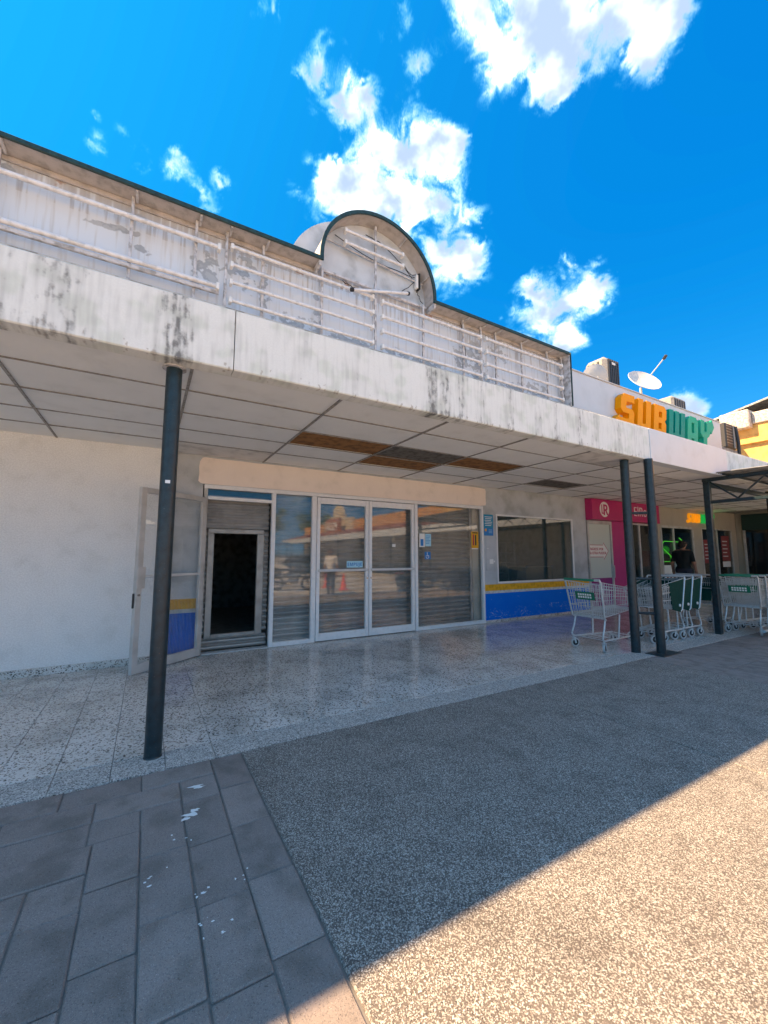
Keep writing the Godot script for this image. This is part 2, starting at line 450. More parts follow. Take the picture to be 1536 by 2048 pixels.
func make_sky() -> Image:
	var W := 4096
	var H := 2048
	var sun := -LIGHT_DIR.normalized()
	# the clear air, worked out coarsely and smoothed up
	var small := Image.create(256, 128, false, Image.FORMAT_RGBF)
	for y in 128:
		var el := 90.0 - (y + .5) / 128.0 * 180.0
		for x in 256:
			var az := ((x + .5) / 256.0 - .5) * 360.0
			var k := air(bearing(az, maxf(el, 0.0)), sun)
			if el < 0.0:
				k = Color(.30, .28, .26)
			small.set_pixel(x, y, (k * .5).linear_to_srgb())
	small.resize(W, H, Image.INTERPOLATE_CUBIC)
	small.convert(Image.FORMAT_RGB8)
	var data := small.get_data()
	# clouds: those in view where the photograph has them, and more added out of view to brighten the shade
	var blobs := []
	for i in range(0, CLOUDS.size(), 4):
		blobs.append([CLOUDS[i], CLOUDS[i + 1], CLOUDS[i + 2], CLOUDS[i + 3]])
	var r := RandomNumberGenerator.new()
	r.seed = 77
	for i in 44:
		var az := r.randf_range(88, 332)
		if az > 180: az -= 360
		var el := rad_to_deg(asin(r.randf_range(.16, .93)))
		for j in r.randi_range(4, 8):
			blobs.append([az + r.randf_range(-8, 8) / cos(deg_to_rad(minf(el, 75.0))), el + r.randf_range(-3.5, 3.5), r.randf_range(2.2, 5.5), 1.0])
	var f1 := noise(31, 11.0, 7)
	f1.fractal_gain = .5
	f1.domain_warp_enabled = true
	f1.domain_warp_amplitude = .05
	f1.domain_warp_frequency = 9.0
	var f2 := noise(32, 4.0, 4)
	var f3 := noise(33, 13.0, 5)
	var sa := PackedFloat32Array()
	var ca := PackedFloat32Array()
	for x in W:
		var a := (x + .5) / W * TAU - PI
		sa.append(sin(a)); ca.append(-cos(a))
	var cov := PackedFloat32Array()
	cov.resize(W * H / 2)
	for b in blobs:
		var rad: float = b[2] * 1.6
		var y0 := maxi(0, int((90.0 - b[1] - rad) / 180.0 * H))
		var y1 := mini(H / 2, int((90.0 - b[1] + rad) / 180.0 * H))
		var ctr := bearing(b[0], b[1])
		var k2 := .42 / pow(deg_to_rad(b[2]), 2.0)
		var amp: float = b[3]
		var xc := int((b[0] / 360.0 + .5) * W)
		for y in range(y0, y1):
			var el := (90.0 - (y + .5) / H * 180.0) * PI / 180.0
			var ce := cos(el)
			var se := sin(el)
			var wid := mini(W / 2, int(rad / maxf(ce, .05) / 360.0 * W))
			for x in range(xc - wid, xc + wid):
				var xx := posmod(x, W)
				var dx := sa[xx] * ce - ctr.x
				var dy := se - ctr.y
				var dz := ca[xx] * ce - ctr.z
				var s := amp * (1.0 - (dx * dx + dy * dy + dz * dz) * k2)
				if s > 0.0:
					var key := y * W + xx
					var old := cov[key]
					cov[key] = maxf(old, s) + .12 * minf(old, s)
	for y in H / 2:
		var el := (90.0 - (y + .5) / H * 180.0) * PI / 180.0
		var ce := cos(el)
		var se := sin(el)
		for x in W:
			var cv := cov[y * W + x]
			if cv <= 0.0:
				continue
			var dx := sa[x] * ce
			var dz := ca[x] * ce
			var dens := cv + f1.get_noise_3d(dx, se * 1.25, dz) * 1.05 - .36
			if dens <= -.08:
				continue
			var a := pow(smoothstep(-.08, .72, dens), 1.6)
			var thick := smoothstep(.12, .75, dens) * smoothstep(-.42, .42, f3.get_noise_3d(dx, se * 1.3 + 9.0, dz) + .35 * f2.get_noise_3d(dx, se + 9.0, dz))
			var j := (y * W + x) * 3
			data[j] = int(lerpf(data[j], lerpf(164, 104, thick), a)); data[j + 1] = int(lerpf(data[j + 1], lerpf(170, 117, thick), a)); data[j + 2] = int(lerpf(data[j + 2], lerpf(178, 134, thick), a))
	return Image.create_from_data(W, H, false, Image.FORMAT_RGB8, data)

func make_light() -> void:
	var cam := Camera3D.new()
	cam.name = "camera"
	add_child(cam)
	cam.fov = 103.03
	cam.near = .05
	cam.far = 2000.0
	cam.position = Vector3(0, 1.30, 0)
	cam.basis = Basis(Vector3.UP, deg_to_rad(-30.06)) * Basis(Vector3.RIGHT, deg_to_rad(6.05))
	cam.current = true
	var env := Environment.new()
	env.background_mode = Environment.BG_SKY
	var sky := Sky.new()
	var pan := PanoramaSkyMaterial.new()
	pan.panorama = ImageTexture.create_from_image(make_sky())
	pan.energy_multiplier = 1.0
	sky.sky_material = pan
	env.sky = sky
	env.sky_rotation = Vector3(0, PI, 0)
	env.background_energy_multiplier = .56
	env.tonemap_mode = Environment.TONE_MAPPER_LINEAR
	env.tonemap_exposure = 7.5
	env.sdfgi_enabled = true
	env.ssao_enabled = true
	env.ssil_enabled = true
	var we := WorldEnvironment.new()
	we.name = "environment"
	we.environment = env
	add_child(we)
	var sun := DirectionalLight3D.new()
	sun.name = "sun"
	add_child(sun)
	sun.light_energy = .74
	sun.light_color = Color(1.0, .835, .64)
	sun.light_angular_distance = .55
	sun.shadow_enabled = true
	sun.basis = Basis.looking_at(LIGHT_DIR.normalized(), Vector3.UP)

# ---------------------------------------------------------------- ground
func make_ground() -> void:
	var g := structure("ground", "sunlit pale concrete parking ground around the arcade")
	var b := MB.new()
	b.face([Vector3(-220, -.15, 220), Vector3(220, -.15, 220), Vector3(220, -.15, -220), Vector3(-220, -.15, -220)], Vector3.UP)
	part(b, "pale_concrete", M.pale_concrete, g)
	var p := structure("pavement", "walkway of grey brown pavers and exposed aggregate before the arcade")
	slab("bed", M.mortar, p, Vector3(-16, -.148, 1.05), Vector3(14.2, -.008, -2.952))
	slab("kerb", M.kerb, p, Vector3(-16, -.15, 1.2), Vector3(14.2, .004, 1.054), .015)
	# exposed aggregate panel in two bays; the gap between stands in for a dark band
	var ya := -.1
	slab("aggregate_panel", M.aggregate, p, Vector3(.612, ya, 1.045), Vector3(3.252, .0, -2.948), .006)
	slab("aggregate_panel", M.aggregate, p, Vector3(3.266, ya, 1.045), Vector3(5.50, .0, -2.948), .006)
	# pavers: rows along the terrazzo and columns along the aggregate meet on a mitre
	rng.seed = 5
	var w := .188
	var L := .371
	var long_x := []
	var long_z := []
	for k in 3:
		var bx := MB.new()
		bx.box(Vector3.ZERO, Vector3(L - .005, .06, w - .005), .005)
		long_x.append(bx.mesh())
		var bz := MB.new()
		bz.box(Vector3.ZERO, Vector3(w - .005, .06, L - .005), .005)
		long_z.append(bz.mesh())
	for col in 8:
		var x1 := .605 - w * col
		var z0 := -2.944 + w * col
		var z := z0
		var first := true
		while z < 1.03:
			var len_ := L
			if first:
				len_ = [.386, .24, .40, .31, .21, .37, .28, .33][col]
				first = false
			len_ = minf(len_, 1.04 - z)
			var at := Vector3(x1 - w * .5, -.03 + rng.randf_range(-.0035, .002), z + len_ * .5)
			if absf(len_ - L) < .002:
				_paver(long_z[0], p, at)
			elif len_ > .04:
				var e := MB.new()
				e.box(Vector3.ZERO, Vector3(w - .005, .06, len_ - .005), .005)
				_paver(e.mesh(), p, at)
			z += len_
	for row in 8:
		var z1 := -2.944 + w * row
		var x := .605 - w * (row + 1)
		var first := true
		while x > -1.75:
			var len_ := L
			if first:
				len_ = [.374, .395, .21, .33, .25, .37, .30, .22][row]
				first = false
			var at := Vector3(x - len_ * .5, -.03 + rng.randf_range(-.0035, .002), z1 + w * .5)
			if absf(len_ - L) < .002:
				_paver(long_x[0], p, at)
			else:
				var e := MB.new()
				e.box(Vector3.ZERO, Vector3(len_ - .005, .06, w - .005), .005)
				_paver(e.mesh(), p, at)
			x -= len_
	# the same paving runs on beside the shelter
	var big := MB.new()
	big.box(Vector3.ZERO, Vector3(.372, .06, .372), .004)
	var bm := big.mesh()
	for i in 11:
		for j in 9:
			_paver(bm, p, Vector3(5.69 + i * .378, -.03 + rng.randf_range(-.003, .001), -2.76 + j * .378))
	var far_b := MB.new()
	far_b.span(Vector3(-16, -.09, 1.045), Vector3(-1.76 - .372, -.001, -2.948))
	part(far_b, "paving", M.paver_0, p)
	var far_c := MB.new()
	far_c.span(Vector3(9.85, -.09, 1.045), Vector3(14.2, -.001, -2.948))
	part(far_c, "paving", M.paver_0, p)
	# spilt white paint
	for s in [[.305, -2.655, .045, .016], [.325, -2.635, .03, .012], [.26, -2.39, .045, .02], [.235, -2.365, .03, .014], [.28, -2.42, .024, .016]]:
		_splash(p, s[0], s[1], s[2], s[3])
	for i in 26:
		var cx: float = [.255, .10, .24, .28, .40, .21][i % 6] + rng.randfn(0, .03)
		var cz: float = [-1.84, -2.05, -1.72, -1.64, -1.86, -2.2][i % 6] + rng.randfn(0, .028)
		_splash(p, cx, cz, rng.randf_range(.003, .011), rng.randf_range(.003, .007))
	# terrazzo floor of the arcade
	var a := structure("arcade_floor", "speckled terrazzo floor under the canopy with washed granite edge strip")
	slab("bed", M.mortar, a, Vector3(-16, -.15, -2.956), Vector3(17.1, -.012, -11))
	var tb := MB.new()
	var ts := .2875
	tb.box(Vector3.ZERO, Vector3(ts - .003, .03, 2.90), .0015)
	var tm := tb.mesh()
	var eb := MB.new()
	eb.box(Vector3.ZERO, Vector3(ts - .003, .03, .251), .002)
	var em := eb.mesh()
	for k in range(-10, 56):
		var x := .455 + ts * k + ts * .5
		put(tm, "terrazzo_strip", M.terrazzo, a, Vector3(x, -.013, -3.213 - 1.45))
		put(em, "granite_edge", M.washed_granite, a, Vector3(x, -.014, -3.0825))
	var fl := MB.new()
	fl.span(Vector3(-16, -.05, -2.957), Vector3(.455 + ts * -10 - .003, .0015, -6.1))
	part(fl, "terrazzo_sheet", M.terrazzo, a)

func _splash(p: Node3D, x: float, z: float, rx: float, rz: float) -> void:
	var b := MB.new()
	var pts := []
	for i in 14:
		var a := TAU * i / 14.0
		var q := rng.randf_range(.55, 1.15)
		pts.append(Vector3(x + cos(a) * rx * q, .0016, z + sin(a) * rz * q))
	for i in 14:
		b.face([Vector3(x, .0026, z), pts[i], pts[(i + 1) % 14]], Vector3.UP)
	part(b, "paint_splash", M.spilt_paint, p)

func _paver(m: Mesh, p: Node3D, at: Vector3) -> void:
	var o := put(m, "paver", M["paver_%d" % rng.randi_range(0, 3)], p, at + Vector3(rng.randf_range(-.0015, .0015), 0, rng.randf_range(-.0015, .0015)))
	o.rotation = Vector3(rng.randf_range(-.006, .006), rng.randf_range(-.006, .006), rng.randf_range(-.008, .008))

# ---------------------------------------------------------------- canopy and sign frame
func fascia_texture() -> ImageTexture:
	# weathered white render with mould running down in places; u spans 12 m from x = -3
	var streak := noise(41, 1.0, 3)
	var patch := noise(42, 1.0, 3)
	var grit := noise(43, 1.0, 3)
	var crack := noise(44, 1.0, 5)
	var marks := [[-.55, .22, .75], [-.82, .12, .6], [.10, .12, 1.0], [.02, .09, .6], [.47, .03, .7], [1.0, .1, .35], [1.45, .07, .4], [2.27, .10, 1.0], [2.42, .1, .9], [2.62, .08, .8], [2.9, .12, .55], [3.3, .1, .7], [3.75, .08, .55], [4.05, .08, .7], [4.5, .1, .75], [4.8, .1, .6], [5.3, .12, .6], [5.75, .1, .5], [-1.6, .3, .7], [-2.4, .2, .6], [8.7, .15, .7], [7.5, .3, .3]]
	return painted(2048, 96, func(u: float, v: float) -> Color:
		var x := -3.0 + u * 12.0
		var y := v * .44
		var here := 0.0
		for m in marks:
			here = maxf(here, m[2] * exp(-pow((x - m[0]) / m[1], 2.0)))
		var s := streak.get_noise_2d(x * 22.0, y * 2.2) * .5 + .5
		var g := grit.get_noise_2d(x * 60.0, y * 60.0) * .5 + .5
		var q := patch.get_noise_2d(x * 3.0, y * 4.0 + 7.0) * .5 + .5
		var f := crack.get_noise_2d(x * 15.0, y * 9.0) * .5 + .5
		var low := smoothstep(.72, 1.0, v)
		var mould := smoothstep(.0, .30, f * .55 + s * .32 + g * .13 + here * .38 + low * .10 - .765)
		var film := smoothstep(.0, .45, s * .5 + q * .4 + g * .1 + here * .25 - .43)
		var k := Color(.82, .82, .77).lerp(Color(.70, .74, .64), smoothstep(.5, .72, q) * .6)
		k = k.lerp(Color(.46, .46, .43), film * .55)
		k = k.lerp(Color(.13, .13, .125), mould * .85)
		# flakes of paint gone along the lower edge
		if f + low * .30 > .98:
			k = k.lerp(Color(.46, .42, .36), .8)
		return k * (.92 + .12 * g))

func panel_texture() -> ImageTexture:
	# pale blue-white paint on sheet metal, peeled to grey in flakes; u spans 7.5 m from x = -3.15, v from the top 3.76 to 3.08
	var flake := noise(51, 1.0, 4)
	var run := noise(52, 1.0, 3)
	var zone := noise(53, 1.0, 2)
	var spots := [[.28, .45, .14, .3], [.55, .35, .16, .3], [.70, .5, .06, .5], [1.16, .6, .06, .5], [1.45, .85, .3, .12], [.95, .80, .3, .12], [1.95, .86, .24, .16], [2.3, .85, .3, .14], [2.75, .6, .16, .3], [2.95, .5, .2, .35], [3.05, .8, .3, .2], [3.5, .8, .3, .15], [-.9, .12, .2, .06], [-.15, .5, .07, .1], [-.3, .35, .25, .06], [3.3, .3, .2, .2], [3.9, .75, .3, .2], [.2, .62, .06, .14], [-.2, .16, .12, .06]]
	return painted(2048, 192, func(u: float, v: float) -> Color:
		var x := -3.15 + u * 7.5
		var y := v * .68
		var f := flake.get_noise_2d(x * 9.0, y * 11.0) * .5 + .5
		var r := run.get_noise_2d(x * 26.0, y * 1.6) * .5 + .5
		var z := zone.get_noise_2d(x * 1.4, y * 2.0) * .5 + .5
		var here := 0.0
		for s in spots:
			here = maxf(here, exp(-pow((x - s[0]) / s[2], 2.0) - pow((v - s[1]) / s[3], 2.0)))
		var peel := smoothstep(.60, .66, f * .62 + here * .40 + (z - .5) * .12)
		var k := Color(.67, .72, .77).lerp(Color(.56, .57, .57), smoothstep(.5, .75, r) * .5)
		# grime in runs below the hood, and rust along its seam
		var grime := smoothstep(.45, .8, r + (.30 if v < .16 else .0) + (.18 if v < .30 else .0) - .22)
		k = k.lerp(Color(.34, .29, .25), grime * .5)
		if v < .14:
			k = k.lerp(Color(.33, .15, .06), smoothstep(.58, .75, f) * smoothstep(.45, .6, z) * .7)
		k = k.lerp(Color(.34, .37, .40) if f < .62 else Color(.42, .45, .47), peel * .92)
		return k)

func make_canopy() -> void:
	var c := thing("canopy", "long arcade canopy with stained white fascia and panelled ceiling", "canopy")
	var ft := mat("fascia_paint", Color(1, 1, 1), .85)
	ft.albedo_texture = fascia_texture()
	ft.heightmap_enabled = true
	ft.heightmap_texture = ft.albedo_texture
	ft.heightmap_scale = .4
	# fascia lengths, each its own run of render
	for s in [[-16.0, .468], [.474, 2.25], [2.253, 6.07], [8.53, 14.2]]:
		var b := MB.new()
		var lo := Vector3(s[0], YC - .012, ZF - .13)
		var hi := Vector3(s[1], 3.093, ZF)
		var u0 := (lo.x + 3.0) / 12.0
		var u1 := (hi.x + 3.0) / 12.0
		var bv := .008
		b.face([Vector3(lo.x, lo.y + bv, hi.z), Vector3(hi.x, lo.y + bv, hi.z), Vector3(hi.x, hi.y - bv, hi.z), Vector3(lo.x, hi.y - bv, hi.z)], Vector3.BACK, [Vector2(u0, .98), Vector2(u1, .98), Vector2(u1, .02), Vector2(u0, .02)])
		for e in [[Vector3(0, hi.y - bv, hi.z), Vector3(0, hi.y, hi.z - bv), Vector3(0, 1, 1), .02, .0], [Vector3(0, hi.y, hi.z - bv), Vector3(0, hi.y, lo.z), Vector3.UP, .0, .25], [Vector3(0, lo.y + bv, hi.z), Vector3(0, lo.y, hi.z - bv), Vector3(0, -1, 1), .98, 1.0], [Vector3(0, lo.y, hi.z - bv), Vector3(0, lo.y, lo.z), Vector3.DOWN, 1.0, .8], [Vector3(0, lo.y, lo.z), Vector3(0, hi.y, lo.z), Vector3.FORWARD, .9, .1]]:
			var p: Vector3 = e[0]
			var q: Vector3 = e[1]
			b.face([Vector3(lo.x, p.y, p.z), Vector3(hi.x, p.y, p.z), Vector3(hi.x, q.y, q.z), Vector3(lo.x, q.y, q.z)], e[2], [Vector2(u0, e[3]), Vector2(u1, e[3]), Vector2(u1, e[4]), Vector2(u0, e[4])])
		for x in [lo.x, hi.x]:
			b.face([Vector3(x, lo.y, lo.z), Vector3(x, lo.y, hi.z - bv), Vector3(x, hi.y, hi.z - bv), Vector3(x, hi.y, lo.z)], Vector3(signf(x - (lo.x + hi.x) * .5), 0, 0), [Vector2(.1, .9), Vector2(.11, .9), Vector2(.11, .1), Vector2(.1, .1)])
		part(b, "fascia", ft, c)
	slab("cladding_panel", M.clean_panel, c, Vector3(6.075, YC - .02, ZF - .13), Vector3(8.525, 3.098, ZF + .008), .006, "clean pale cladding panel on the fascia")
	slab("ledge", M.weathered_white, c, Vector3(-16, 3.096, ZF - .13), Vector3(14.2, 3.112, ZF - .02), .004)
	slab("roof_slab", M.concrete, c, Vector3(-16, 2.86, ZF - .132), Vector3(17.2, 3.05, -6.2))
	# ceiling: panels in a grid of bars, some brown, some dark
	var xs := []
	for k in range(-13, 14):
		xs.append(.212 + 1.182 * k)
	var zs := [-3.125, -3.60, -4.20, -4.76, -5.31, -5.94]
	var meshes := []
	for j in 5:
		var b := MB.new()
		b.box(Vector3.ZERO, Vector3(1.166, .012, absf(zs[j] - zs[j + 1]) - .016), .003)
		meshes.append(b.mesh())
	rng.seed = 8
	for i in xs.size() - 1:
		for j in 5:
			var m: Material = M.ceiling_board
			var label := ""
			var y := YC + .004 + rng.randf_range(-.0015, .0025)
			if [i, j] in [[14, 2], [15, 3], [16, 2]]:
				m = M.brown_board; label = "brown ceiling panel"
				y += .008
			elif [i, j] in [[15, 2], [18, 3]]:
				m = M.missing_panel_dark; label = "dark grey board painted as the gap of a missing ceiling panel"  # its dark colour stands in for the shade of a missing panel
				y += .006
			elif [i, j] in [[17, 0], [19, 1], [13, 4]]:
				m = M.ceiling_board_grey
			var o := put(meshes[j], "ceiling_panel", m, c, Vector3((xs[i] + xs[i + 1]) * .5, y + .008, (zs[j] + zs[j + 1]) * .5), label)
			o.rotation = Vector3(rng.randf_range(-.004, .004), 0, rng.randf_range(-.002, .002))
	for x in xs:
		slab("ceiling_bar", M.ceiling_bar, c, Vector3(x - .011, YC - .004, -5.94), Vector3(x + .011, YC + .006, ZF - .131), .002)
	for j in range(1, 5):
		slab("ceiling_bar", M.ceiling_bar, c, Vector3(-15.2, YC - .002, zs[j] - .0075), Vector3(15.6, YC + .0065, zs[j] + .0075), .002)
	# backing above the ceiling so that no light leaks through the joints
	slab("ceiling_light_stop", M.concrete, c, Vector3(-16, YC + .06, ZF - .132), Vector3(17.2, YC + .07, -5.96))
	# columns that carry it
	var col := thing("column", "slim dark blue green steel column standing alone beside the open door", "column", Vector3(.10, 0, -3.17))
	_post(col, Vector3.ZERO, .052, YC - .012)
	var fl := MB.new()
	fl.lathe([Vector2(.0, YC - .013), Vector2(.078, YC - .013), Vector2(.078, YC - .022), Vector2(.052, YC - .022)], Vector3.ZERO, Basis.IDENTITY, 24)
	part(fl, "flange", M.sign_metal, col)
	var st := MB.new()
	st.box(Vector3(-.005, 1.80, .0525), Vector3(.03, .022, .001))
	part(st, "sticker_scrap", M.print_white, col)
	var dc := thing("double_column", "pair of dark steel columns joined by crossbars beside the shopping carts", "column", Vector3(5.77, 0, -3.19))
	_post(dc, Vector3.ZERO, .056, YC - .012)
	_post(dc, Vector3(.215, 0, .21), .056, YC - .012)
	for y in [1.88, .98, .52]:
		pipe("crossbar", M.dark_post, dc, [Vector3(.03, y, .03), Vector3(.185, y, .18)], .018, 10)
	slab("base_plate", M.dark_post, dc, Vector3(.02, .0, .10), Vector3(.48, .008, .34), .003)

func _post(parent: Node3D, at: Vector3, r: float, top: float) -> void:
	var b := MB.new()
	b.lathe([Vector2(r + .004, 0), Vector2(r, .01), Vector2(r, top)], at, Basis.IDENTITY, 28)
	part(b, "shaft", M.dark_post, parent)

func arch_points(r: float, y0: float, base: float, steps: int) -> Array:
	var pts := [Vector2(1.714 - r, base)]
	for i in steps + 1:
		var a := PI - PI * i / steps
		pts.append(Vector2(1.714 + r * cos(a), y0 + r * sin(a)))
	pts.append(Vector2(1.714 + r, base))
	return pts

func make_sign_frame() -> void:
	var s := thing("empty_sign_frame", "stripped white sign box with bare tubes, green edge and round arch above the canopy", "sign frame")
	var zb := -3.135
	var pm := mat("panel_paint", Color(1, 1, 1), .6)
	pm.albedo_texture = panel_texture()
	pm.heightmap_enabled = true
	pm.heightmap_texture = pm.albedo_texture
	pm.heightmap_scale = .25
	# back panels, one sheet for each bay
	var bays := [-6.0, -3.15, -1.66, -.21, .19, .675, 1.17, 1.69, 2.225, 2.735, 3.2, 3.61, 4.35]
	for i in bays.size() - 1:
		var b := MB.new()
		var x0: float = bays[i] + .0015
		var x1: float = bays[i + 1] - .0015
		var u0 := (x0 + 3.15) / 7.5
		var u1 := (x1 + 3.15) / 7.5
		b.face([Vector3(x0, 3.08, zb), Vector3(x1, 3.08, zb), Vector3(x1, 3.76, zb), Vector3(x0, 3.76, zb)], Vector3.BACK, [Vector2(u0, 1), Vector2(u1, 1), Vector2(u1, 0), Vector2(u0, 0)])
		b.span(Vector3(x0, 3.08, zb - .012), Vector3(x1, 3.76, zb - .001))
		part(b, "back_sheet", pm, s)
	# hood: two runs with the arch between them
	for e in [[-6.0, 1.134], [2.294, 4.352]]:
		slab("hood", M.hood_metal, s, Vector3(e[0], 3.752, zb - .03), Vector3(e[1], 3.762, ZF), .002)
		slab("edge_trim", M.green_trim, s, Vector3(e[0], 3.742, ZF + .001), Vector3(e[1], 3.776, ZF + .018), .004)
		slab("seam", M.hood_metal, s, Vector3(e[0], 3.715, zb + .002), Vector3(e[1], 3.751, zb + .018), .003)
		for x in ([e[1] - .0135] if e[0] < 0 else [e[0] + .0135]):
			slab("hood_end", M.sign_metal, s, Vector3(x - .012, 3.70, zb + .02), Vector3(x + .012, 3.751, ZF), .003)
	# arch: curved hood, its edge trim and the half round back sheet
	var outer := arch_points(.590, 3.80, 3.764, 28)
	var inner := arch_points(.578, 3.80, 3.764, 28)
	var hb := MB.new()
	var tb := MB.new()
	var to := arch_points(.601, 3.80, 3.745, 28)
	var ti := arch_points(.570, 3.80, 3.745, 28)
	for i in outer.size() - 1:
		_ring(hb, outer[i], outer[i + 1], inner[i], inner[i + 1], zb - .10, ZF)
		_ring(tb, to[i], to[i + 1], ti[i], ti[i + 1], ZF + .001, ZF + .016)
	part(hb, "arch_hood", M.hood_metal, s)
	part(tb, "arch_trim", M.green_trim, s)
	var ab := MB.new()
	var poly := PackedVector2Array()
	for p in arch_points(.576, 3.80, 3.764, 28):
		poly.append(p)
	ab.extrude(poly, zb - .012, zb)
	part(ab, "arch_sheet", mat_sheet(), s)
	slab("cross_rail", M.sign_metal, s, Vector3(1.15, 3.735, zb + .02), Vector3(2.28, 3.76, zb + .045), .003)
	# end panel
	slab("end_panel", M.sign_metal, s, Vector3(4.352, 3.10, zb), Vector3(4.366, 3.775, ZF + .004), .003)
	slab("edge_trim", M.green_trim, s, Vector3(4.367, 3.10, ZF - .02), Vector3(4.380, 3.776, ZF + .016), .003)
	# uprights and hood brackets
	for x in [-5.0, -3.6, -3.15, -1.66, -.9, -.21, .19, .40, .675, 1.17, 1.69, 2.225, 2.735, 2.985, 3.2, 3.61, 4.05, 4.32]:
		var top: float = 3.75 if absf(x - 1.69) > .1 else 4.36
		slab("upright", M.sign_metal, s, Vector3(x - .010, 3.113, zb + .046), Vector3(x + .010, top, zb + .066), .002)
		if top < 4.0 and (x < 1.1 or x > 2.3):
			slab("hood_bracket", M.sign_metal, s, Vector3(x + .014, 3.735, zb + .03), Vector3(x + .030, 3.750, ZF - .002), .002)
	for a in [62.0, 22.0]:
		var d := Vector2(cos(deg_to_rad(a)), sin(deg_to_rad(a))) * .57
		pipe("hood_bracket", M.sign_metal, s, [Vector3(1.714 + d.x, 3.80 + d.y, zb + .01), Vector3(1.714 + d.x, 3.80 + d.y, ZF - .01)], .008, 6)
	# bare fluorescent tubes in four runs
	var zt := zb + .095
	for t in [[-2.1, .355, 3.575, 0], [-2.1, .355, 3.265, 1], [-4.65, -2.16, 3.575, 0], [-4.65, -2.16, 3.265, 1]]:
		_tube_lamp(s, t[0], t[1], t[2], zt, .017)
		if t[3]:
			slab("ballast_rail", M.sign_metal, s, Vector3(t[0], t[2] - .05, zb + .068), Vector3(t[1], t[2] - .022, zb + .09), .003)
	for e in [[.425, 1.655], [1.735, 2.955], [3.015, 4.285]]:
		for y in [3.62, 3.475, 3.335, 3.19]:
			_tube_lamp(s, e[0], e[1], y - (.0 if e[0] < 1 else .012), zt, .014)
	_tube_lamp(s, 1.36, 1.98, 4.16, zt, .013)
	_tube_lamp(s, 1.36, 1.98, 4.045, zt, .013)
	pipe("rail", M.sign_metal, s, [Vector3(1.21, 4.06, zb + .03), Vector3(2.24, 3.985, zb + .03)], .008, 6)
	# a loose tube hanging askew, ballast and wires
	pipe("loose_tube", M.tube_glass, s, [Vector3(1.41, 3.575, ZF + .01), Vector3(2.02, 3.78, ZF - .045)], .014, 10)
	pipe("tube_cap", M.black_wire, s, [Vector3(1.396, 3.57, ZF + .011), Vector3(1.418, 3.578, ZF + .009)], .018, 10)
	pipe("tube_cap", M.black_wire, s, [Vector3(2.015, 3.778, ZF - .045), Vector3(2.033, 3.784, ZF - .047)], .018, 10)
	slab("ballast", M.print_white, s, Vector3(2.155, 3.92, zb + .01), Vector3(2.18, 4.06, zb + .05), .004)
	slab("ballast_case", M.black_wire, s, Vector3(2.181, 3.91, zb + .005), Vector3(2.20, 4.08, zb + .055), .004)
	rng.seed = 14
	for w in [[Vector3(1.98, 4.07, zt), Vector3(2.09, 4.0, zb + .03), Vector3(2.165, 4.07, zb + .03)], [Vector3(1.30, 4.14, zb + .02), Vector3(1.7, 4.0, zb + .02), Vector3(2.15, 4.03, zb + .03)], [Vector3(1.85, 3.77, zb + .03), Vector3(2.0, 3.79, zb + .03), Vector3(2.15, 4.0, zb + .03)], [Vector3(2.17, 3.91, zb + .03), Vector3(2.18, 3.84, zb + .03), Vector3(2.23, 3.78, zb + .04)], [Vector3(1.36, 3.70, zb + .05), Vector3(1.45, 3.66, zb + .07), Vector3(1.50, 3.68, zb + .05)], [Vector3(2.72, 3.72, zb + .04), Vector3(2.73, 3.6, zb + .05), Vector3(2.80, 3.38, zb + .03)], [Vector3(1.60, 4.27, zb + .02), Vector3(1.9, 4.25, zb + .03), Vector3(2.12, 4.0, zb + .03)]]:
		var pts := []
		for i in 13:
			var t := i / 12.0
			var p: Vector3 = w[0].lerp(w[1], t).lerp(w[1].lerp(w[2], t), t)
			pts.append(p + Vector3(rng.randfn(0, .004), rng.randfn(0, .004), 0))
		pipe("loose_wire", M.black_wire, s, pts, .0035, 5)

func mat_sheet() -> StandardMaterial3D:
	var m := mat("arch_paint", lin(.62, .66, .70), .6)
	return over(tri(m, M.t_smudge, .9), M.t_soft, 1.7)

func _ring(b: MB, o0: Vector2, o1: Vector2, i0: Vector2, i1: Vector2, z0: float, z1: float) -> void:
	var mid := (o0 + o1 + i0 + i1) * .25
	var out := Vector3(o0.x + o1.x - i0.x - i1.x, o0.y + o1.y - i0.y - i1.y, 0)
	b.face([Vector3(o0.x, o0.y, z0), Vector3(o1.x, o1.y, z0), Vector3(o1.x, o1.y, z1), Vector3(o0.x, o0.y, z1)], out)
	b.face([Vector3(i0.x, i0.y, z0), Vector3(i1.x, i1.y, z0), Vector3(i1.x, i1.y, z1), Vector3(i0.x, i0.y, z1)], -out)
	for z in [z0, z1]:
		b.face([Vector3(o0.x, o0.y, z), Vector3(o1.x, o1.y, z), Vector3(i1.x, i1.y, z), Vector3(i0.x, i0.y, z)], Vector3(0, 0, signf(z - (z0 + z1) * .5)))

func _tube_lamp(s: Node3D, x0: float, x1: float, y: float, z: float, r: float) -> void:
	var b := MB.new()
	b.tube([Vector3(x0 + .02, y, z), Vector3(x1 - .02, y, z)], r, 10)
	var o := part(b, "lamp_tube", M.tube_glass, s)
	for x in [x0, x1 - .022]:
		slab("socket", M.print_white, o, Vector3(x, y - r * 1.5, z - .035), Vector3(x + .022, y + r * 1.5, z + r), .003)

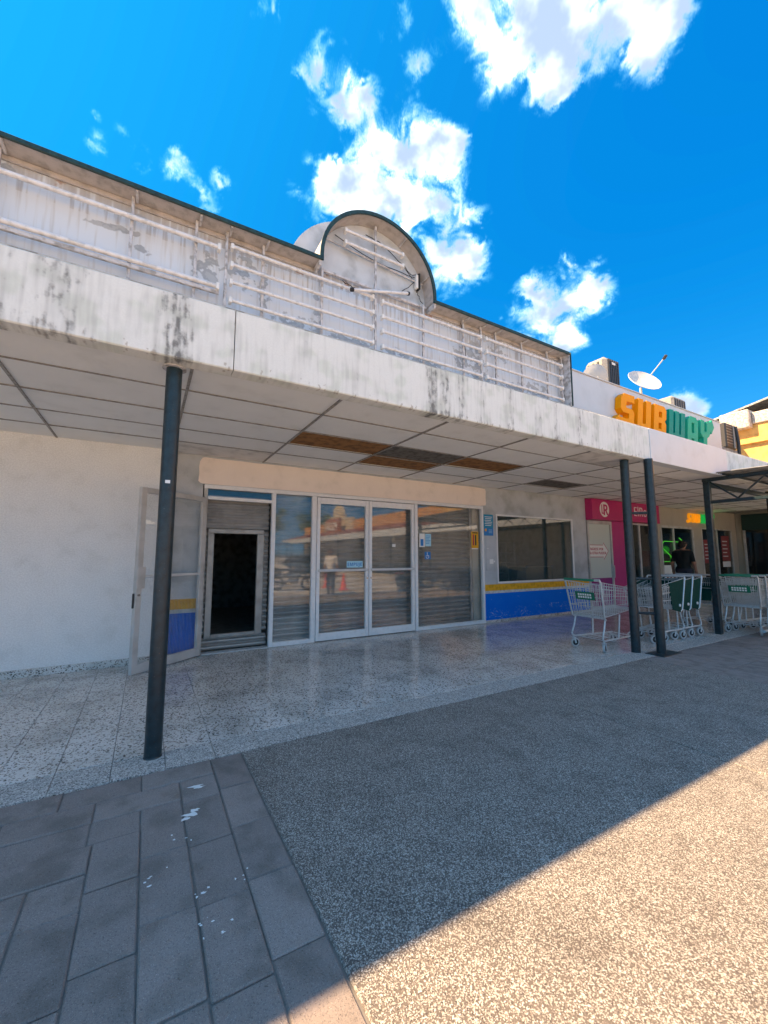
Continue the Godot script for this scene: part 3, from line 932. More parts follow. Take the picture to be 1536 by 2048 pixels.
# ---------------------------------------------------------------- the row of shops
func make_building() -> void:
	var b := thing("shop_building", "low arcade building with white, grey, pink and beige shop walls", "building")
	var T := .18
	# outer shell, so that the rooms are dark
	slab("back_wall", M.concrete, b, Vector3(-16, -.15, -11.2), Vector3(17.2, 3.0, -11.0))
	slab("side_wall", M.concrete, b, Vector3(-16.2, -.15, -11.2), Vector3(-16.0, 3.0, -5.84))
	slab("roof", M.concrete, b, Vector3(-16, 3.0, -11.2), Vector3(17.2, 3.16, -6.2))
	for x in [5.71, 8.99, 12.32]:
		slab("partition", M.room, b, Vector3(x, 0, -11.0), Vector3(x + .06, 2.99, -6.14))
	# white plastered wall
	slab("white_wall", M.white_plaster, b, Vector3(-16, 0, ZW - T), Vector3(.215, YC + .05, -5.835), .004)
	slab("skirting", M.terrazzo, b, Vector3(-16, .0, -5.834), Vector3(.212, .085, -5.815), .004)
	# grey wall piece beside the doorway, ribbed low down
	slab("grey_wall", M.grey_paint, b, Vector3(.216, 0, ZW - T), Vector3(.61, YC + .05, ZW))
	var rb := {"blue_ribs": [M.blue_paint, .06, .555], "white_ribs": [M.line_paint, .556, .605], "yellow_ribs": [M.yellow_paint, .606, .735]}
	for k in rb:
		var q := MB.new()
		var x := .222
		while x < .60:
			q.tube([Vector3(x + .0075, rb[k][1], ZW + .001), Vector3(x + .0075, rb[k][2], ZW + .001)], .0075, 8)
			x += .0165
		part(q, k, rb[k][0], b)
	slab("skirting", M.terrazzo, b, Vector3(.216, 0, ZW + .001), Vector3(.606, .058, ZW + .018), .003)
	# header over the shopfront with its patch of peach paint
	slab("header_wall", M.grey_paint, b, Vector3(.61, 2.262, ZW - T), Vector3(5.70, YC + .05, ZW))
	var pp := PackedVector2Array()
	rng.seed = 19
	var edge := [Vector2(.545, 2.30), Vector2(.553, 2.40), Vector2(.548, 2.50), Vector2(.556, 2.57), Vector2(.585, 2.622)]
	for i in 30:
		edge.append(Vector2(.62 + i * .17, 2.628 + rng.randf_range(-.004, .004)))
	edge.append_array([Vector2(5.77, 2.615), Vector2(5.79, 2.57), Vector2(5.782, 2.45), Vector2(5.79, 2.33), Vector2(5.775, 2.285), Vector2(5.70, 2.274), Vector2(5.62, 2.266), Vector2(.60, 2.266), Vector2(.57, 2.277)])
	for e in edge:
		pp.append(e)
	var pb := MB.new()
	pb.extrude(pp, ZW + .001, ZW + .005)
	part(pb, "paint_patch", M.peach_paint, b, "peach paint patch over the shopfront")
	# grey wall with the wide window
	slab("grey_wall", M.grey_paint, b, Vector3(5.701, 0, ZW - T), Vector3(6.055, YC + .05, ZW))
	slab("grey_wall", M.grey_paint, b, Vector3(8.485, 0, ZW - T), Vector3(8.985, YC + .05, ZW))
	slab("grey_wall", M.grey_paint, b, Vector3(6.056, 0, ZW - T), Vector3(8.484, .742, ZW))
	slab("grey_wall", M.grey_paint, b, Vector3(6.056, 2.125, ZW - T), Vector3(8.484, YC + .05, ZW))
	var bl := mat("scuffed_blue", Color(1, 1, 1), .6, 0, .2)
	var sc := noise(61, 1.0, 3)
	var sd := noise(62, 1.0, 2)
	bl.albedo_texture = painted(1024, 192, func(u: float, v: float) -> Color:
		var x := u * 3.28
		var y := v * .5
		var s := sc.get_noise_2d(x * 30.0, y * 22.0) * .5 + .5
		var d := sd.get_noise_2d(x * 2.0, y * 3.0) * .5 + .5
		var chip := smoothstep(.80, .84, s + (.08 if v > .55 else -.06) + (d - .5) * .3)
		var k := Color(.0, .15, .70).lerp(Color(.003, .17, .72), d)
		return k.lerp(Color(.50, .58, .66), chip))
	var bb := MB.new()
	bb.face([Vector3(5.702, .05, ZW + .004), Vector3(8.984, .05, ZW + .004), Vector3(8.984, .553, ZW + .004), Vector3(5.702, .553, ZW + .004)], Vector3.BACK, [Vector2(0, 1), Vector2(1, 1), Vector2(1, 0), Vector2(0, 0)])
	bb.span(Vector3(5.702, .05, ZW + .001), Vector3(8.984, .553, ZW + .0035))
	part(bb, "blue_band", bl, b)
	slab("white_line", M.line_paint, b, Vector3(5.702, .554, ZW + .001), Vector3(8.984, .605, ZW + .004))
	slab("yellow_band", M.yellow_paint, b, Vector3(5.702, .606, ZW + .001), Vector3(8.984, .728, ZW + .004))
	slab("skirting", M.terrazzo, b, Vector3(5.702, 0, ZW + .001), Vector3(8.984, .049, ZW + .018), .003)
	slab("grey_board", M.grey_paint, b, Vector3(5.755, 1.0, ZW + .001), Vector3(6.0, 1.66, ZW + .01), .003)
	for q in [[5.84, 1.13, .10, .09], [5.79, 1.42, .02, .02], [5.95, 1.16, .03, .03]]:
		slab("paper_scrap", M.print_white, b, Vector3(q[0], q[1], ZW + .0105), Vector3(q[0] + q[2], q[1] + q[3], ZW + .0115))
	# dark rooms behind: floor and ceiling
	slab("room_ceiling", M.room, b, Vector3(-15.9, 2.75, -11.0), Vector3(17.1, 2.8, -6.14))
	slab("inner_floor", M.room, b, Vector3(-15.9, -.011, -11.0), Vector3(17.1, .0, -6.12))
	# beige wall of the sandwich shop, and what lies between its openings
	slab("beige_wall", M.beige_paint, b, Vector3(11.99, 2.14, ZW - T), Vector3(17.2, YC + .05, ZW))
	slab("beige_wall", M.beige_paint, b, Vector3(12.0, 0, ZW - T), Vector3(12.33, 2.139, ZW))
	slab("beige_wall", M.beige_paint, b, Vector3(14.22, 0, ZW - T), Vector3(14.73, 2.139, ZW))
	slab("beige_wall", M.beige_paint, b, Vector3(14.731, 0, ZW - T), Vector3(16.84, .35, ZW))
	slab("beige_wall", M.beige_paint, b, Vector3(16.841, 0, ZW - T), Vector3(17.2, 2.139, ZW))
	slab("pink_pilaster", M.pink_wall, b, Vector3(10.02, 0, ZW - T), Vector3(10.56, 2.139, ZW + .01), .003)
	slab("pink_header", M.pink_wall, b, Vector3(8.986, 2.141, ZW - T), Vector3(11.988, YC + .05, ZW))
	# parapet behind the sign frame, with the arch that shows beside it
	slab("parapet", M.weathered_white, b, Vector3(-16, 3.05, -3.55), Vector3(4.95, 3.95, -3.40), .01)
	var arch := PackedVector2Array()
	for p in arch_points(.76, 3.84, 3.951, 36):
		if p.y >= 3.951:
			arch.append(p)
	var am := MB.new()
	am.extrude(arch, -3.55, -3.40)
	part(am, "parapet_arch", M.arch_paint, b)
	slab("sign_parapet", M.white_panel, b, Vector3(4.951, 3.05, -3.52), Vector3(9.55, 3.872, -3.40), .006)
	slab("sign_parapet_cap", M.metal_light, b, Vector3(4.951, 3.873, -3.54), Vector3(9.56, 3.888, -3.385), .003)

func pane(called: String, m: Material, parent: Node3D, lo: Vector3, hi: Vector3) -> MeshInstance3D:
	return slab(called, m, parent, lo, hi)

func make_storefront() -> void:
	var s := thing("glass_storefront", "white framed glass shopfront with closed double doors before a roller shutter", "storefront")
	var z0 := ZW - .045
	var z1 := ZW + .02
	var fr: Material = M.white_frame
	slab("head_rail", fr, s, Vector3(.625, 2.205, z0), Vector3(5.695, 2.258, z1), .004)
	for x in [[.625, .672], [1.545, 1.602], [2.165, 2.235], [4.065, 4.125], [5.648, 5.695]]:
		slab("mullion", M.old_frame if x[0] < 1.0 else fr, s, Vector3(x[0], 0.003, z0), Vector3(x[1], 2.204, z1), .004)
	slab("transom_rail", fr, s, Vector3(.673, 2.055, z0), Vector3(1.544, 2.10, z1), .004)
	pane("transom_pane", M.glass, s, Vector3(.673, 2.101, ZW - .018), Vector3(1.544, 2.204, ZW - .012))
	for e in [[1.603, 2.164], [4.126, 5.647]]:
		slab("sill_rail", fr, s, Vector3(e[0], .003, z0), Vector3(e[1], .065, z1), .004)
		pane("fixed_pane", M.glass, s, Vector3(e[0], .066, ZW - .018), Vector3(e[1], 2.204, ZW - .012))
	for e in [[2.245, 3.145], [3.155, 4.055]]:
		var d := Node3D.new()
		d.name = "door"
		s.add_child(d, true)
		slab("stile", fr, d, Vector3(e[0], .012, z0 + .01), Vector3(e[0] + .055, 2.195, z1 - .004), .004)
		slab("stile", fr, d, Vector3(e[1] - .055, .012, z0 + .01), Vector3(e[1], 2.195, z1 - .004), .004)
		slab("bottom_rail", fr, d, Vector3(e[0] + .056, .012, z0 + .01), Vector3(e[1] - .056, .125, z1 - .004), .004)
		slab("top_rail", fr, d, Vector3(e[0] + .056, 2.10, z0 + .01), Vector3(e[1] - .056, 2.195, z1 - .004), .004)
		slab("push_bar", M.metal_light, d, Vector3(e[0] + .02, 1.045, z1 + .004), Vector3(e[1] - .02, 1.085, z1 + .03), .008)
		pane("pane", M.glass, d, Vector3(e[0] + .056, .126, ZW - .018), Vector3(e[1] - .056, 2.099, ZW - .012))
		var kx: float = e[1] - .03 if e[0] < 3.0 else e[0] + .03
		pipe("lock", M.chrome, d, [Vector3(kx, .93, z1 - .006), Vector3(kx, .93, z1 + .012)], .014, 12)
	# the open door, swung out against the white wall
	var od := Node3D.new()
	od.name = "open_door"
	s.add_child(od, true)
	od.set_meta("label", "old framed glass door standing open")
	od.position = Vector3(.640, 0, -5.905)
	var dir := Vector3(-.745, 0, .60).normalized()
	od.basis = Basis(dir, Vector3.UP, dir.cross(Vector3.UP))
	var w := .95
	slab("stile", M.old_frame, od, Vector3(.0, .012, -.022), Vector3(.06, 2.07, .022), .004)
	slab("stile", M.old_frame, od, Vector3(w - .07, .012, -.024), Vector3(w, 2.07, .024), .004)
	slab("bottom_rail", M.old_frame, od, Vector3(.061, .012, -.022), Vector3(w - .071, .115, .022), .004)
	slab("top_rail", M.old_frame, od, Vector3(.061, 2.01, -.022), Vector3(w - .071, 2.07, .022), .004)
	slab("cross_rail", M.metal_light, od, Vector3(.061, 1.045, -.02), Vector3(w - .071, 1.075, .02), .004)
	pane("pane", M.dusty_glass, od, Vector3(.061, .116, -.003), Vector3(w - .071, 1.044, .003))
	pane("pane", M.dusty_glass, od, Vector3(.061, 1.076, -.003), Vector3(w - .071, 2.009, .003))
	slab("lock_plate", M.old_frame, od, Vector3(w - .10, .93, -.032), Vector3(w - .005, 1.17, -.0245), .003)
	slab("lock_plate", M.old_frame, od, Vector3(w - .10, .93, .0245), Vector3(w - .005, 1.17, .032), .003)
	slab("pull_handle", M.ac_dark, od, Vector3(w + .001, .72, -.008), Vector3(w + .02, .88, .008), .003)
	pipe("lock", M.chrome, od, [Vector3(w - .03, .86, -.04), Vector3(w - .03, .86, .04)], .012, 10)
	# notices stuck to the glass
	var zt := ZW - .0118
	var em := thing("push_sticker", "pale blue door sticker with EMPUJE in blue capitals", "sticker", Vector3(2.905, 1.153, zt))
	slab("sheet", M.print_sky, em, Vector3(-.143, -.052, 0), Vector3(.143, .052, .0012))
	lettering("EMPUJE", .052, .0006, M.print_blue, em, Vector3(0, 0, .0018))
	var n1 := thing("paper_notice", "narrow white paper notice with a blue block, taped inside the fixed pane", "notice", Vector3(4.235, 1.565, zt))
	slab("sheet", M.print_white, n1, Vector3(-.06, -.12, 0), Vector3(.06, .12, .001))
	slab("print", M.print_blue, n1, Vector3(-.035, -.10, .0012), Vector3(.03, .02, .0018))
	var n2 := thing("paper_notice", "bluish paper notice with lines of print beside the narrow white one", "notice", Vector3(4.365, 1.57, zt))
	slab("sheet", M.print_sky, n2, Vector3(-.06, -.11, 0), Vector3(.068, .11, .001))
	for i in 6:
		slab("print_line", M.print_blue, n2, Vector3(-.045, .07 - i * .027, .0012), Vector3(.05 - .012 * (i % 3), .078 - i * .027, .0018))
	var n3 := thing("access_sticker", "square blue wheelchair access sticker on the fixed pane", "sticker", Vector3(4.355, 1.293, zt))
	slab("sheet", M.print_blue, n3, Vector3(-.065, -.065, 0), Vector3(.065, .065, .001))
	var ring := MB.new()
	for i in 14:
		var a0 := deg_to_rad(130 + i * 20.0)
		var a1 := deg_to_rad(130 + (i + 1) * 20.0)
		ring.face([Vector3(cos(a0) * .028 - .005, sin(a0) * .028 - .018, .0016), Vector3(cos(a1) * .028 - .005, sin(a1) * .028 - .018, .0016), Vector3(cos(a1) * .036 - .005, sin(a1) * .036 - .018, .0016), Vector3(cos(a0) * .036 - .005, sin(a0) * .036 - .018, .0016)], Vector3.BACK)
	ring.box(Vector3(-.008, .012, .0014), Vector3(.009, .05, .0008))
	ring.box(Vector3(.008, -.004, .0014), Vector3(.03, .008, .0008))
	ring.box(Vector3(.024, -.025, .0014), Vector3(.009, .035, .0008))
	ring.tube([Vector3(-.008, .046, .0011), Vector3(-.008, .046, .0018)], .009, 10)
	part(ring, "pictogram", M.print_white, n3)
	var n4 := thing("hanging_tag", "yellow rental tag with red and dark print hung inside the shopfront", "sign", Vector3(5.487, 1.59, zt))
	slab("sheet", M.print_yellow, n4, Vector3(-.09, -.155, 0), Vector3(.09, .165, .001))
	slab("print", M.print_red, n4, Vector3(-.055, -.10, .0012), Vector3(-.02, .11, .0018))
	slab("print", M.print_dark, n4, Vector3(.0, -.10, .0012), Vector3(.035, .10, .0018))
	slab("foot_strip", M.print_white, n4, Vector3(-.09, -.175, 0), Vector3(.08, -.157, .001))
	slab("hook", M.print_dark, n4, Vector3(-.06, .13, .0012), Vector3(.07, .15, .0018))
	var n5 := thing("paper_notice", "small clear pocket with a white card on the closed door", "notice", Vector3(3.645, 1.55, zt))
	slab("sheet", M.print_white, n5, Vector3(-.033, -.11, 0), Vector3(.033, -.06, .001))
	slab("pocket", M.dusty_glass, n5, Vector3(-.036, -.059, 0), Vector3(.036, .11, .0015))
	var bs := thing("blue_notice", "blue wall notice with white lines of text beside the wide window", "notice", Vector3(5.84, 1.895, ZW + .001))
	slab("plate", M.print_teal, bs, Vector3(-.125, -.21, 0), Vector3(.125, .21, .004))
	slab("plate_lower", M.print_blue, bs, Vector3(-.123, -.208, .0045), Vector3(.123, -.06, .006))
	for i in 6:
		slab("text_line", M.print_white, bs, Vector3(-.10 + .012 * (i % 2), .155 - i * .034, .0045), Vector3(.10 - .015 * (i % 3), .167 - i * .034, .0055))
	for i in 3:
		slab("text_line", M.print_sky, bs, Vector3(-.0, -.10 - i * .028, .0065), Vector3(.09, -.093 - i * .028, .007))
	slab("crest", M.print_yellow, bs, Vector3(-.105, -.125, .0065), Vector3(-.055, -.075, .007))

func _slat(len_: float, h: float) -> ArrayMesh:
	# one curved shutter slat with a lip, its length along x, centred
	var b := MB.new()
	var prof := [Vector2(-.028, 0.0), Vector2(.004, .001), Vector2(.014, h * .14), Vector2(.021, h * .36), Vector2(.017, h * .55), Vector2(.002, h * .68), Vector2(-.028, h * .70), Vector2(-.028, h)]
	for i in prof.size() - 1:
		var p: Vector2 = prof[i]
		var q: Vector2 = prof[i + 1]
		var o := Vector3(0, -(q.x - p.x), q.y - p.y)
		b.face([Vector3(-len_ * .5, p.y, p.x), Vector3(len_ * .5, p.y, p.x), Vector3(len_ * .5, q.y, q.x), Vector3(-len_ * .5, q.y, q.x)], o)
	b.face([Vector3(-len_ * .5, 0, -.031), Vector3(len_ * .5, 0, -.031), Vector3(len_ * .5, h, -.031), Vector3(-len_ * .5, h, -.031)], Vector3.FORWARD)
	return b.mesh()

func make_shutters() -> void:
	var h := .0785
	var s := thing("roller_shutter", "closed galvanised roller shutter behind the glass double doors", "shutter", Vector3(3.53, 0, ZW - .17))
	var m := _slat(3.84, h)
	rng.seed = 23
	for i in 30:
		put(m, "slat", M.shutter_metal, s, Vector3(0, .02 + i * h, rng.randf_range(-.002, .002)))
	slab("guide_rail", M.galvanised, s, Vector3(1.921, 0.002, -.03), Vector3(1.975, 2.38, .05), .004)
	slab("guide_rail", M.galvanised, s, Vector3(-1.96, 0.002, -.03), Vector3(-1.921, 2.38, .05), .004)
	slab("jamb", M.beige_paint, s, Vector3(1.976, .002, -.08), Vector3(2.165, 2.40, .06), .003)
	var w := thing("wicket_shutter", "dirty galvanised shutter with a framed wicket doorway behind the open door", "shutter", Vector3(1.11, 0, ZW - .13))
	var full := _slat(.86, h)
	for i in 6:
		put(full, "slat", M.galvanised, w, Vector3(0, 1.665 + i * h, rng.randf_range(-.002, .002)))
	var short := _slat(.066, h)
	for i in 18:
		put(short, "slat", M.galvanised, w, Vector3(.397, .235 + i * h, rng.randf_range(-.002, .002)))
	var nar := _slat(.03, h)
	for i in 18:
		put(nar, "slat", M.galvanised, w, Vector3(-.415, .235 + i * h, 0))
	put(full, "slat", M.galvanised, w, Vector3(0, .025, .0))
	put(full, "slat", M.galvanised, w, Vector3(0, .025 + h, .0))
	slab("frame_post", M.galvanised, w, Vector3(-.40, .185, -.02), Vector3(-.318, 1.60, .035), .005)
	slab("frame_post", M.galvanised, w, Vector3(.266, .185, -.02), Vector3(.362, 1.60, .035), .005)
	slab("frame_head", M.galvanised, w, Vector3(-.40, 1.601, -.02), Vector3(.362, 1.664, .03), .005)
	slab("frame_sill", M.galvanised, w, Vector3(-.317, .185, -.02), Vector3(.265, .232, .035), .005)
	var box := thing("threshold", "row of pale floor tiles below the wicket doorway", "threshold", Vector3(1.11, 0, ZW - .06))
	for i in 3:
		slab("tile", M.line_paint, box, Vector3(-.43 + i * .29, .002, -.05), Vector3(-.144 + i * .29, .012, .09), .002)

func make_window() -> void:
	var w := thing("wide_window", "wide dark shop window above the blue and yellow wall bands", "window")
	var zc := ZW - .09
	for e in [[Vector3(6.057, .743, 0), Vector3(8.483, .775, 0)], [Vector3(6.057, 2.09, 0), Vector3(8.483, 2.124, 0)], [Vector3(6.057, .776, 0), Vector3(6.085, 2.089, 0)], [Vector3(8.44, .776, 0), Vector3(8.483, 2.089, 0)]]:
		slab("frame", M.white_frame, w, e[0] + Vector3(0, 0, ZW - .03), e[1] + Vector3(0, 0, ZW + .008), .004)
	pane("pane", M.hazed_glass, w, Vector3(6.086, .776, ZW - .02), Vector3(8.439, 2.089, ZW - .014))
	var c := thing("display_rack", "row of pale empty display racks inside the wide window", "rack", Vector3(7.2, 0, -7.3))
	for i in 7:
		slab("upright", M.wheel_grey, c, Vector3(-.98 + i * .30, 0, -.02), Vector3(-.96 + i * .30, 1.62, .02), .003)
	for y in [.6, .85, 1.1, 1.35, 1.6]:
		slab("shelf", M.wheel_grey, c, Vector3(-.98, y, -.16), Vector3(.84, y + .015, .019), .002)
	var k := thing("counter", "low dark counter standing inside the wide window", "counter", Vector3(8.05, 0, -6.75))
	slab("front", M.dark_green_glass, k, Vector3(-.55, 0, -.25), Vector3(.38, 1.02, .25), .006)
	slab("top", M.room, k, Vector3(-.58, 1.021, -.28), Vector3(.40, 1.05, .28), .006)

func make_pink_shop() -> void:
	var s := thing("pink_shop_sign", "magenta shop sign box with white round logo and lettering", "sign", Vector3(8.99, 2.145, ZW + .001))
	slab("box", M.pink_sign, s, Vector3(0, 0, 0), Vector3(2.995, .492, .175), .006)
	var disc := MB.new()
	disc.lathe([Vector2(0, .006), Vector2(.185, .006), Vector2(.185, 0)], Vector3(.48, .25, .176), Basis(Vector3.RIGHT, Vector3.BACK, Vector3.DOWN), 36)
	part(disc, "logo_disc", M.print_white, s)
	lettering("R", .26, .003, M.pink_sign, s, Vector3(.51, .235, .1845))
	slab("logo_stroke", M.pink_sign, s, Vector3(.355, .14, .183), Vector3(.385, .36, .186))
	slab("logo_stroke", M.pink_sign, s, Vector3(.386, .14, .183), Vector3(.43, .17, .186))
	lettering("ElRos", .23, .006, M.print_white, s, Vector3(2.12, .265, .179), false)
	var d := thing("film_door", "shop door with whitened glass, purple lower film and an arrow notice", "door", Vector3(9.03, 0, ZW))
	for e in [[0.0, .055, .012, 2.135], [.93, .985, .012, 2.135]]:
		slab("stile", M.old_frame, d, Vector3(e[0], e[2], -.05), Vector3(e[1], e[3], .01), .004)
	slab("top_rail", M.old_frame, d, Vector3(.056, 2.05, -.05), Vector3(.929, 2.135, .01), .004)
	slab("bottom_rail", M.old_frame, d, Vector3(.056, .012, -.05), Vector3(.929, .10, .01), .004)
	slab("white_film", M.white_film, d, Vector3(.056, .751, -.03), Vector3(.929, 2.049, -.022))
	slab("purple_film", M.purple_film, d, Vector3(.056, .101, -.03), Vector3(.929, .75, -.022))
	slab("handle", M.wheel_grey, d, Vector3(.945, .75, .011), Vector3(.97, 1.05, .045), .006)
	var n := thing("arrow_notice", "white arrow shaped notice with red text on the film door", "notice", Vector3(9.47, 1.40, ZW - .0215))
	var ar := PackedVector2Array([Vector2(-.36, -.15), Vector2(.20, -.15), Vector2(.20, -.21), Vector2(.40, 0), Vector2(.20, .21), Vector2(.20, .15), Vector2(-.36, .15)])
	var ab := MB.new()
	ab.extrude(ar, 0, .001)
	part(ab, "border", M.print_red, n)
	var ai := PackedVector2Array()
	for p in ar:
		ai.append(p * Vector2(.955, .92))
	var ac := MB.new()
	ac.extrude(ai, .0012, .002)
	part(ac, "sheet", M.print_white, n)
	lettering("INGRESE POR", .062, .0008, M.print_red, n, Vector3(-.09, .045, .0026))
	lettering("LA OTRA PUERTA", .062, .0008, M.print_red, n, Vector3(-.045, -.05, .0026))
	var g := thing("magenta_glass_shopfront", "dark glass front of the magenta shop behind the steel columns", "storefront", Vector3(10.56, 0, ZW))
	for x in [.003, .68, 1.375]:
		slab("mullion", M.old_frame, g, Vector3(x, .005, -.05), Vector3(x + .06, 2.138, .01), .004)
	for x in [.064, .741]:
		pane("pane", M.dark_glass, g, Vector3(x, .09, -.025), Vector3(x + .615 + (.018 if x > .5 else .0), 2.09, -.019))
		slab("sill_rail", M.old_frame, g, Vector3(x, .005, -.05), Vector3(x + .614, .089, .01), .004)
		slab("head_rail", M.old_frame, g, Vector3(x, 2.091, -.05), Vector3(x + .614, 2.138, .01), .004)
	slab("poster", M.poster_red, g, Vector3(.85, 1.0, -.04), Vector3(1.25, 1.42, -.036))
	slab("card", M.print_white, g, Vector3(.10, 1.15, -.0185), Vector3(.22, 1.40, -.0175))

func letter(ch: String) -> Array:
	match ch:
		"S": return [[-.24, .12, -.03, -.08, -.03, .0, .5, .0, .62, .12, .62, .46, .52, .57, .27, .57, .24, .60, .24, .74, .27, .77, .60, .77, .60, 1.0, .12, 1.0, .0, .88, .0, .52, .12, .41, .36, .41, .38, .38, .38, .27, .35, .24, -.03, .24, -.03, .32]]
		"U": return [[0, 1, 0, .12, .12, 0, .52, 0, .64, .12, .64, 1, .4, 1, .4, .26, .37, .23, .27, .23, .24, .26, .24, 1]]
		"B": return [[0, 0, .24, 0, .24, 1, 0, 1], [.24, 0, .52, 0, .64, .12, .64, .40, .57, .505, .40, .42, .40, .22, .24, .22], [.24, .42, .40, .42, .57, .505, .40, .60, .24, .60], [.40, .60, .57, .505, .64, .60, .64, .88, .52, 1, .24, 1, .24, .79, .40, .79]]
		"W": return [[0, 1, 0, .12, .1, 0, .80, 0, .90, .12, .90, 1, .67, 1, .67, .22, .565, .22, .565, 1, .335, 1, .335, .22, .23, .22, .23, 1]]
		"A": return [[0, 0, .24, 0, .24, .22, .40, .22, .40, 0, .64, 0, .64, .86, .50, 1, .40, 1, .40, .42, .24, .42, .24, .78, .40, .78, .40, 1, .14, 1, 0, .86]]
		"Y": return [[0, 1, 0, .52, .14, .38, .2, .38, .2, 0, .44, 0, .44, .38, .58, .48, .64, .60, .64, .68, .74, .60, .90, .86, .74, 1.12, .62, 1.02, .40, 1.0, .40, .64, .37, .60, .27, .60, .24, .64, .24, 1]]
	return []

func make_letters(root: Node3D, word: String, height: float, gap: float, depth: float, mats: Array, z: float) -> void:
	var x := 0.0
	for i in word.length():
		var b := MB.new()
		var wide := 0.0
		for p in letter(word[i]):
			var poly := PackedVector2Array()
			for k in range(0, p.size(), 2):
				wide = maxf(wide, p[k])
				poly.append(Vector2((x + p[k] + .16 * p[k + 1]) * height, p[k + 1] * height))
			b.extrude(poly, z, z + depth)
		part(b, "letter", mats[i], root)
		x += wide + gap

func make_sandwich_shop() -> void:
	var o: Material = M.sub_orange
	var g: Material = M.sub_green
	var s := thing("rooftop_letters", "large orange and teal letters on the pale parapet panel", "sign", Vector3(5.93, 3.215, -3.397))
	make_letters(s, "SUBWAY", .515, .165, .095, [o, o, o, g, M.sub_green_lit, M.sub_green_lit], .0)
	for k in s.get_children():
		k.scale = Vector3(1.13, 1, 1)
	var lo := mat("lit_orange_sign", lin(.75, .28, .01), .4)
	lo.emission_enabled = true; lo.emission = lin(1.0, .36, .01); lo.emission_energy_multiplier = .07
	var lg := mat("lit_green_sign", lin(.01, .30, .06), .4)
	lg.emission_enabled = true; lg.emission = lin(.01, .50, .08); lg.emission_energy_multiplier = .07
	var t := thing("lit_letters", "small lit orange and green letters under the arcade ceiling", "sign", Vector3(13.88, 2.275, ZW + .005))
	make_letters(t, "SUBWAY", .275, .36, .05, [lo, lo, lo, lg, lg, lg], .0)
	for k in t.get_children():
		k.scale = Vector3(.98, 1, 1)
	var f := thing("sandwich_shop_entrance", "glass entrance of the beige sandwich shop with a green neon arrow", "storefront", Vector3(12.335, 0, ZW))
	for x in [0.0, .68, 1.82]:
		slab("mullion", M.old_frame, f, Vector3(x, .004, -.06), Vector3(x + .06, 2.137, .012), .004)
	slab("head_rail", M.old_frame, f, Vector3(.061, 2.07, -.06), Vector3(.679, 2.137, .012), .004)
	slab("head_rail", M.old_frame, f, Vector3(.741, 2.07, -.06), Vector3(1.819, 2.137, .012), .004)
	pane("pane", M.dark_glass, f, Vector3(.061, .06, -.03), Vector3(.679, 2.069, -.024))
	pane("pane", M.dark_glass, f, Vector3(.741, .06, -.03), Vector3(1.819, 2.069, -.024))
	var ng := mat("neon_green", lin(.05, .5, .05), .4)
	ng.emission_enabled = true; ng.emission = lin(.12, .85, .05); ng.emission_energy_multiplier = .07
	pipe("neon_tube", ng, f, [Vector3(.10, 1.62, -.015), Vector3(.20, 1.69, -.015), Vector3(.95, 1.68, -.015), Vector3(1.35, 1.64, -.015)], .009, 8)
	pipe("neon_tube", ng, f, [Vector3(1.05, 1.80, -.015), Vector3(1.36, 1.64, -.015)], .009, 8)
	pipe("neon_tube", ng, f, [Vector3(.10, 1.62, -.015), Vector3(.08, 1.50, -.015), Vector3(.50, 1.28, -.015), Vector3(.52, 1.12, -.015), Vector3(.12, 1.12, -.015)], .009, 8)
	slab("poster", M.print_white, f, Vector3(.10, .45, -.0235), Vector3(.58, 1.02, -.022))
	for x in [.22, .40]:
		slab("poster_print", M.poster_red, f, Vector3(x, .50, -.0215), Vector3(x + .10, .72, -.0205))
	for q in [[Vector3(14.35, 2.40, ZW + .16), Color(1, .6, .1)], [Vector3(15.15, 2.40, ZW + .16), Color(.1, 1, .2)], [Vector3(12.9, 1.45, ZW + .12), Color(.3, 1, .2)]]:
		var l := OmniLight3D.new()
		l.name = "sign_light"
		add_child(l, true)
		l.position = q[0]
		l.light_color = q[1]
		l.light_energy = .0012
		l.light_size = .12
		l.omni_range = 6.0
		l.omni_attenuation = 2.0
		l.shadow_enabled = true
	var w := thing("sandwich_shop_window", "dark window of the beige shop with red menu posters", "window", Vector3(14.731, 0, ZW))
	for e in [[.0, .351, 2.108, .395], [.0, 2.10, 2.108, 2.138]]:
		slab("rail", M.old_frame, w, Vector3(e[0], e[1], -.06), Vector3(e[2], e[3], .01), .004)
	for x in [0.0, 1.02, 2.06]:
		slab("mullion", M.old_frame, w, Vector3(x, .396, -.06), Vector3(x + .045, 2.099, .01), .004)
	pane("pane", M.dark_glass, w, Vector3(.046, .396, -.03), Vector3(1.019, 2.099, -.024))
	pane("pane", M.dark_glass, w, Vector3(1.066, .396, -.03), Vector3(2.059, 2.099, -.024))
	slab("poster", M.poster_red, w, Vector3(.14, 1.05, -.0235), Vector3(.62, 1.78, -.022))
	slab("poster", M.poster_red, w, Vector3(1.36, 1.12, -.0235), Vector3(1.92, 1.92, -.022))
	for i in 5:
		slab("poster_print", M.print_white, w, Vector3(1.42, 1.25 + i * .12, -.0215), Vector3(1.78 - .06 * (i % 2), 1.28 + i * .12, -.0205))
		slab("poster_print", M.print_white, w, Vector3(.20, 1.18 + i * .11, -.0215), Vector3(.52 - .06 * (i % 2), 1.205 + i * .11, -.0205))
	slab("poster", M.print_white, w, Vector3(1.36, .92, -.0235), Vector3(1.92, 1.10, -.022))

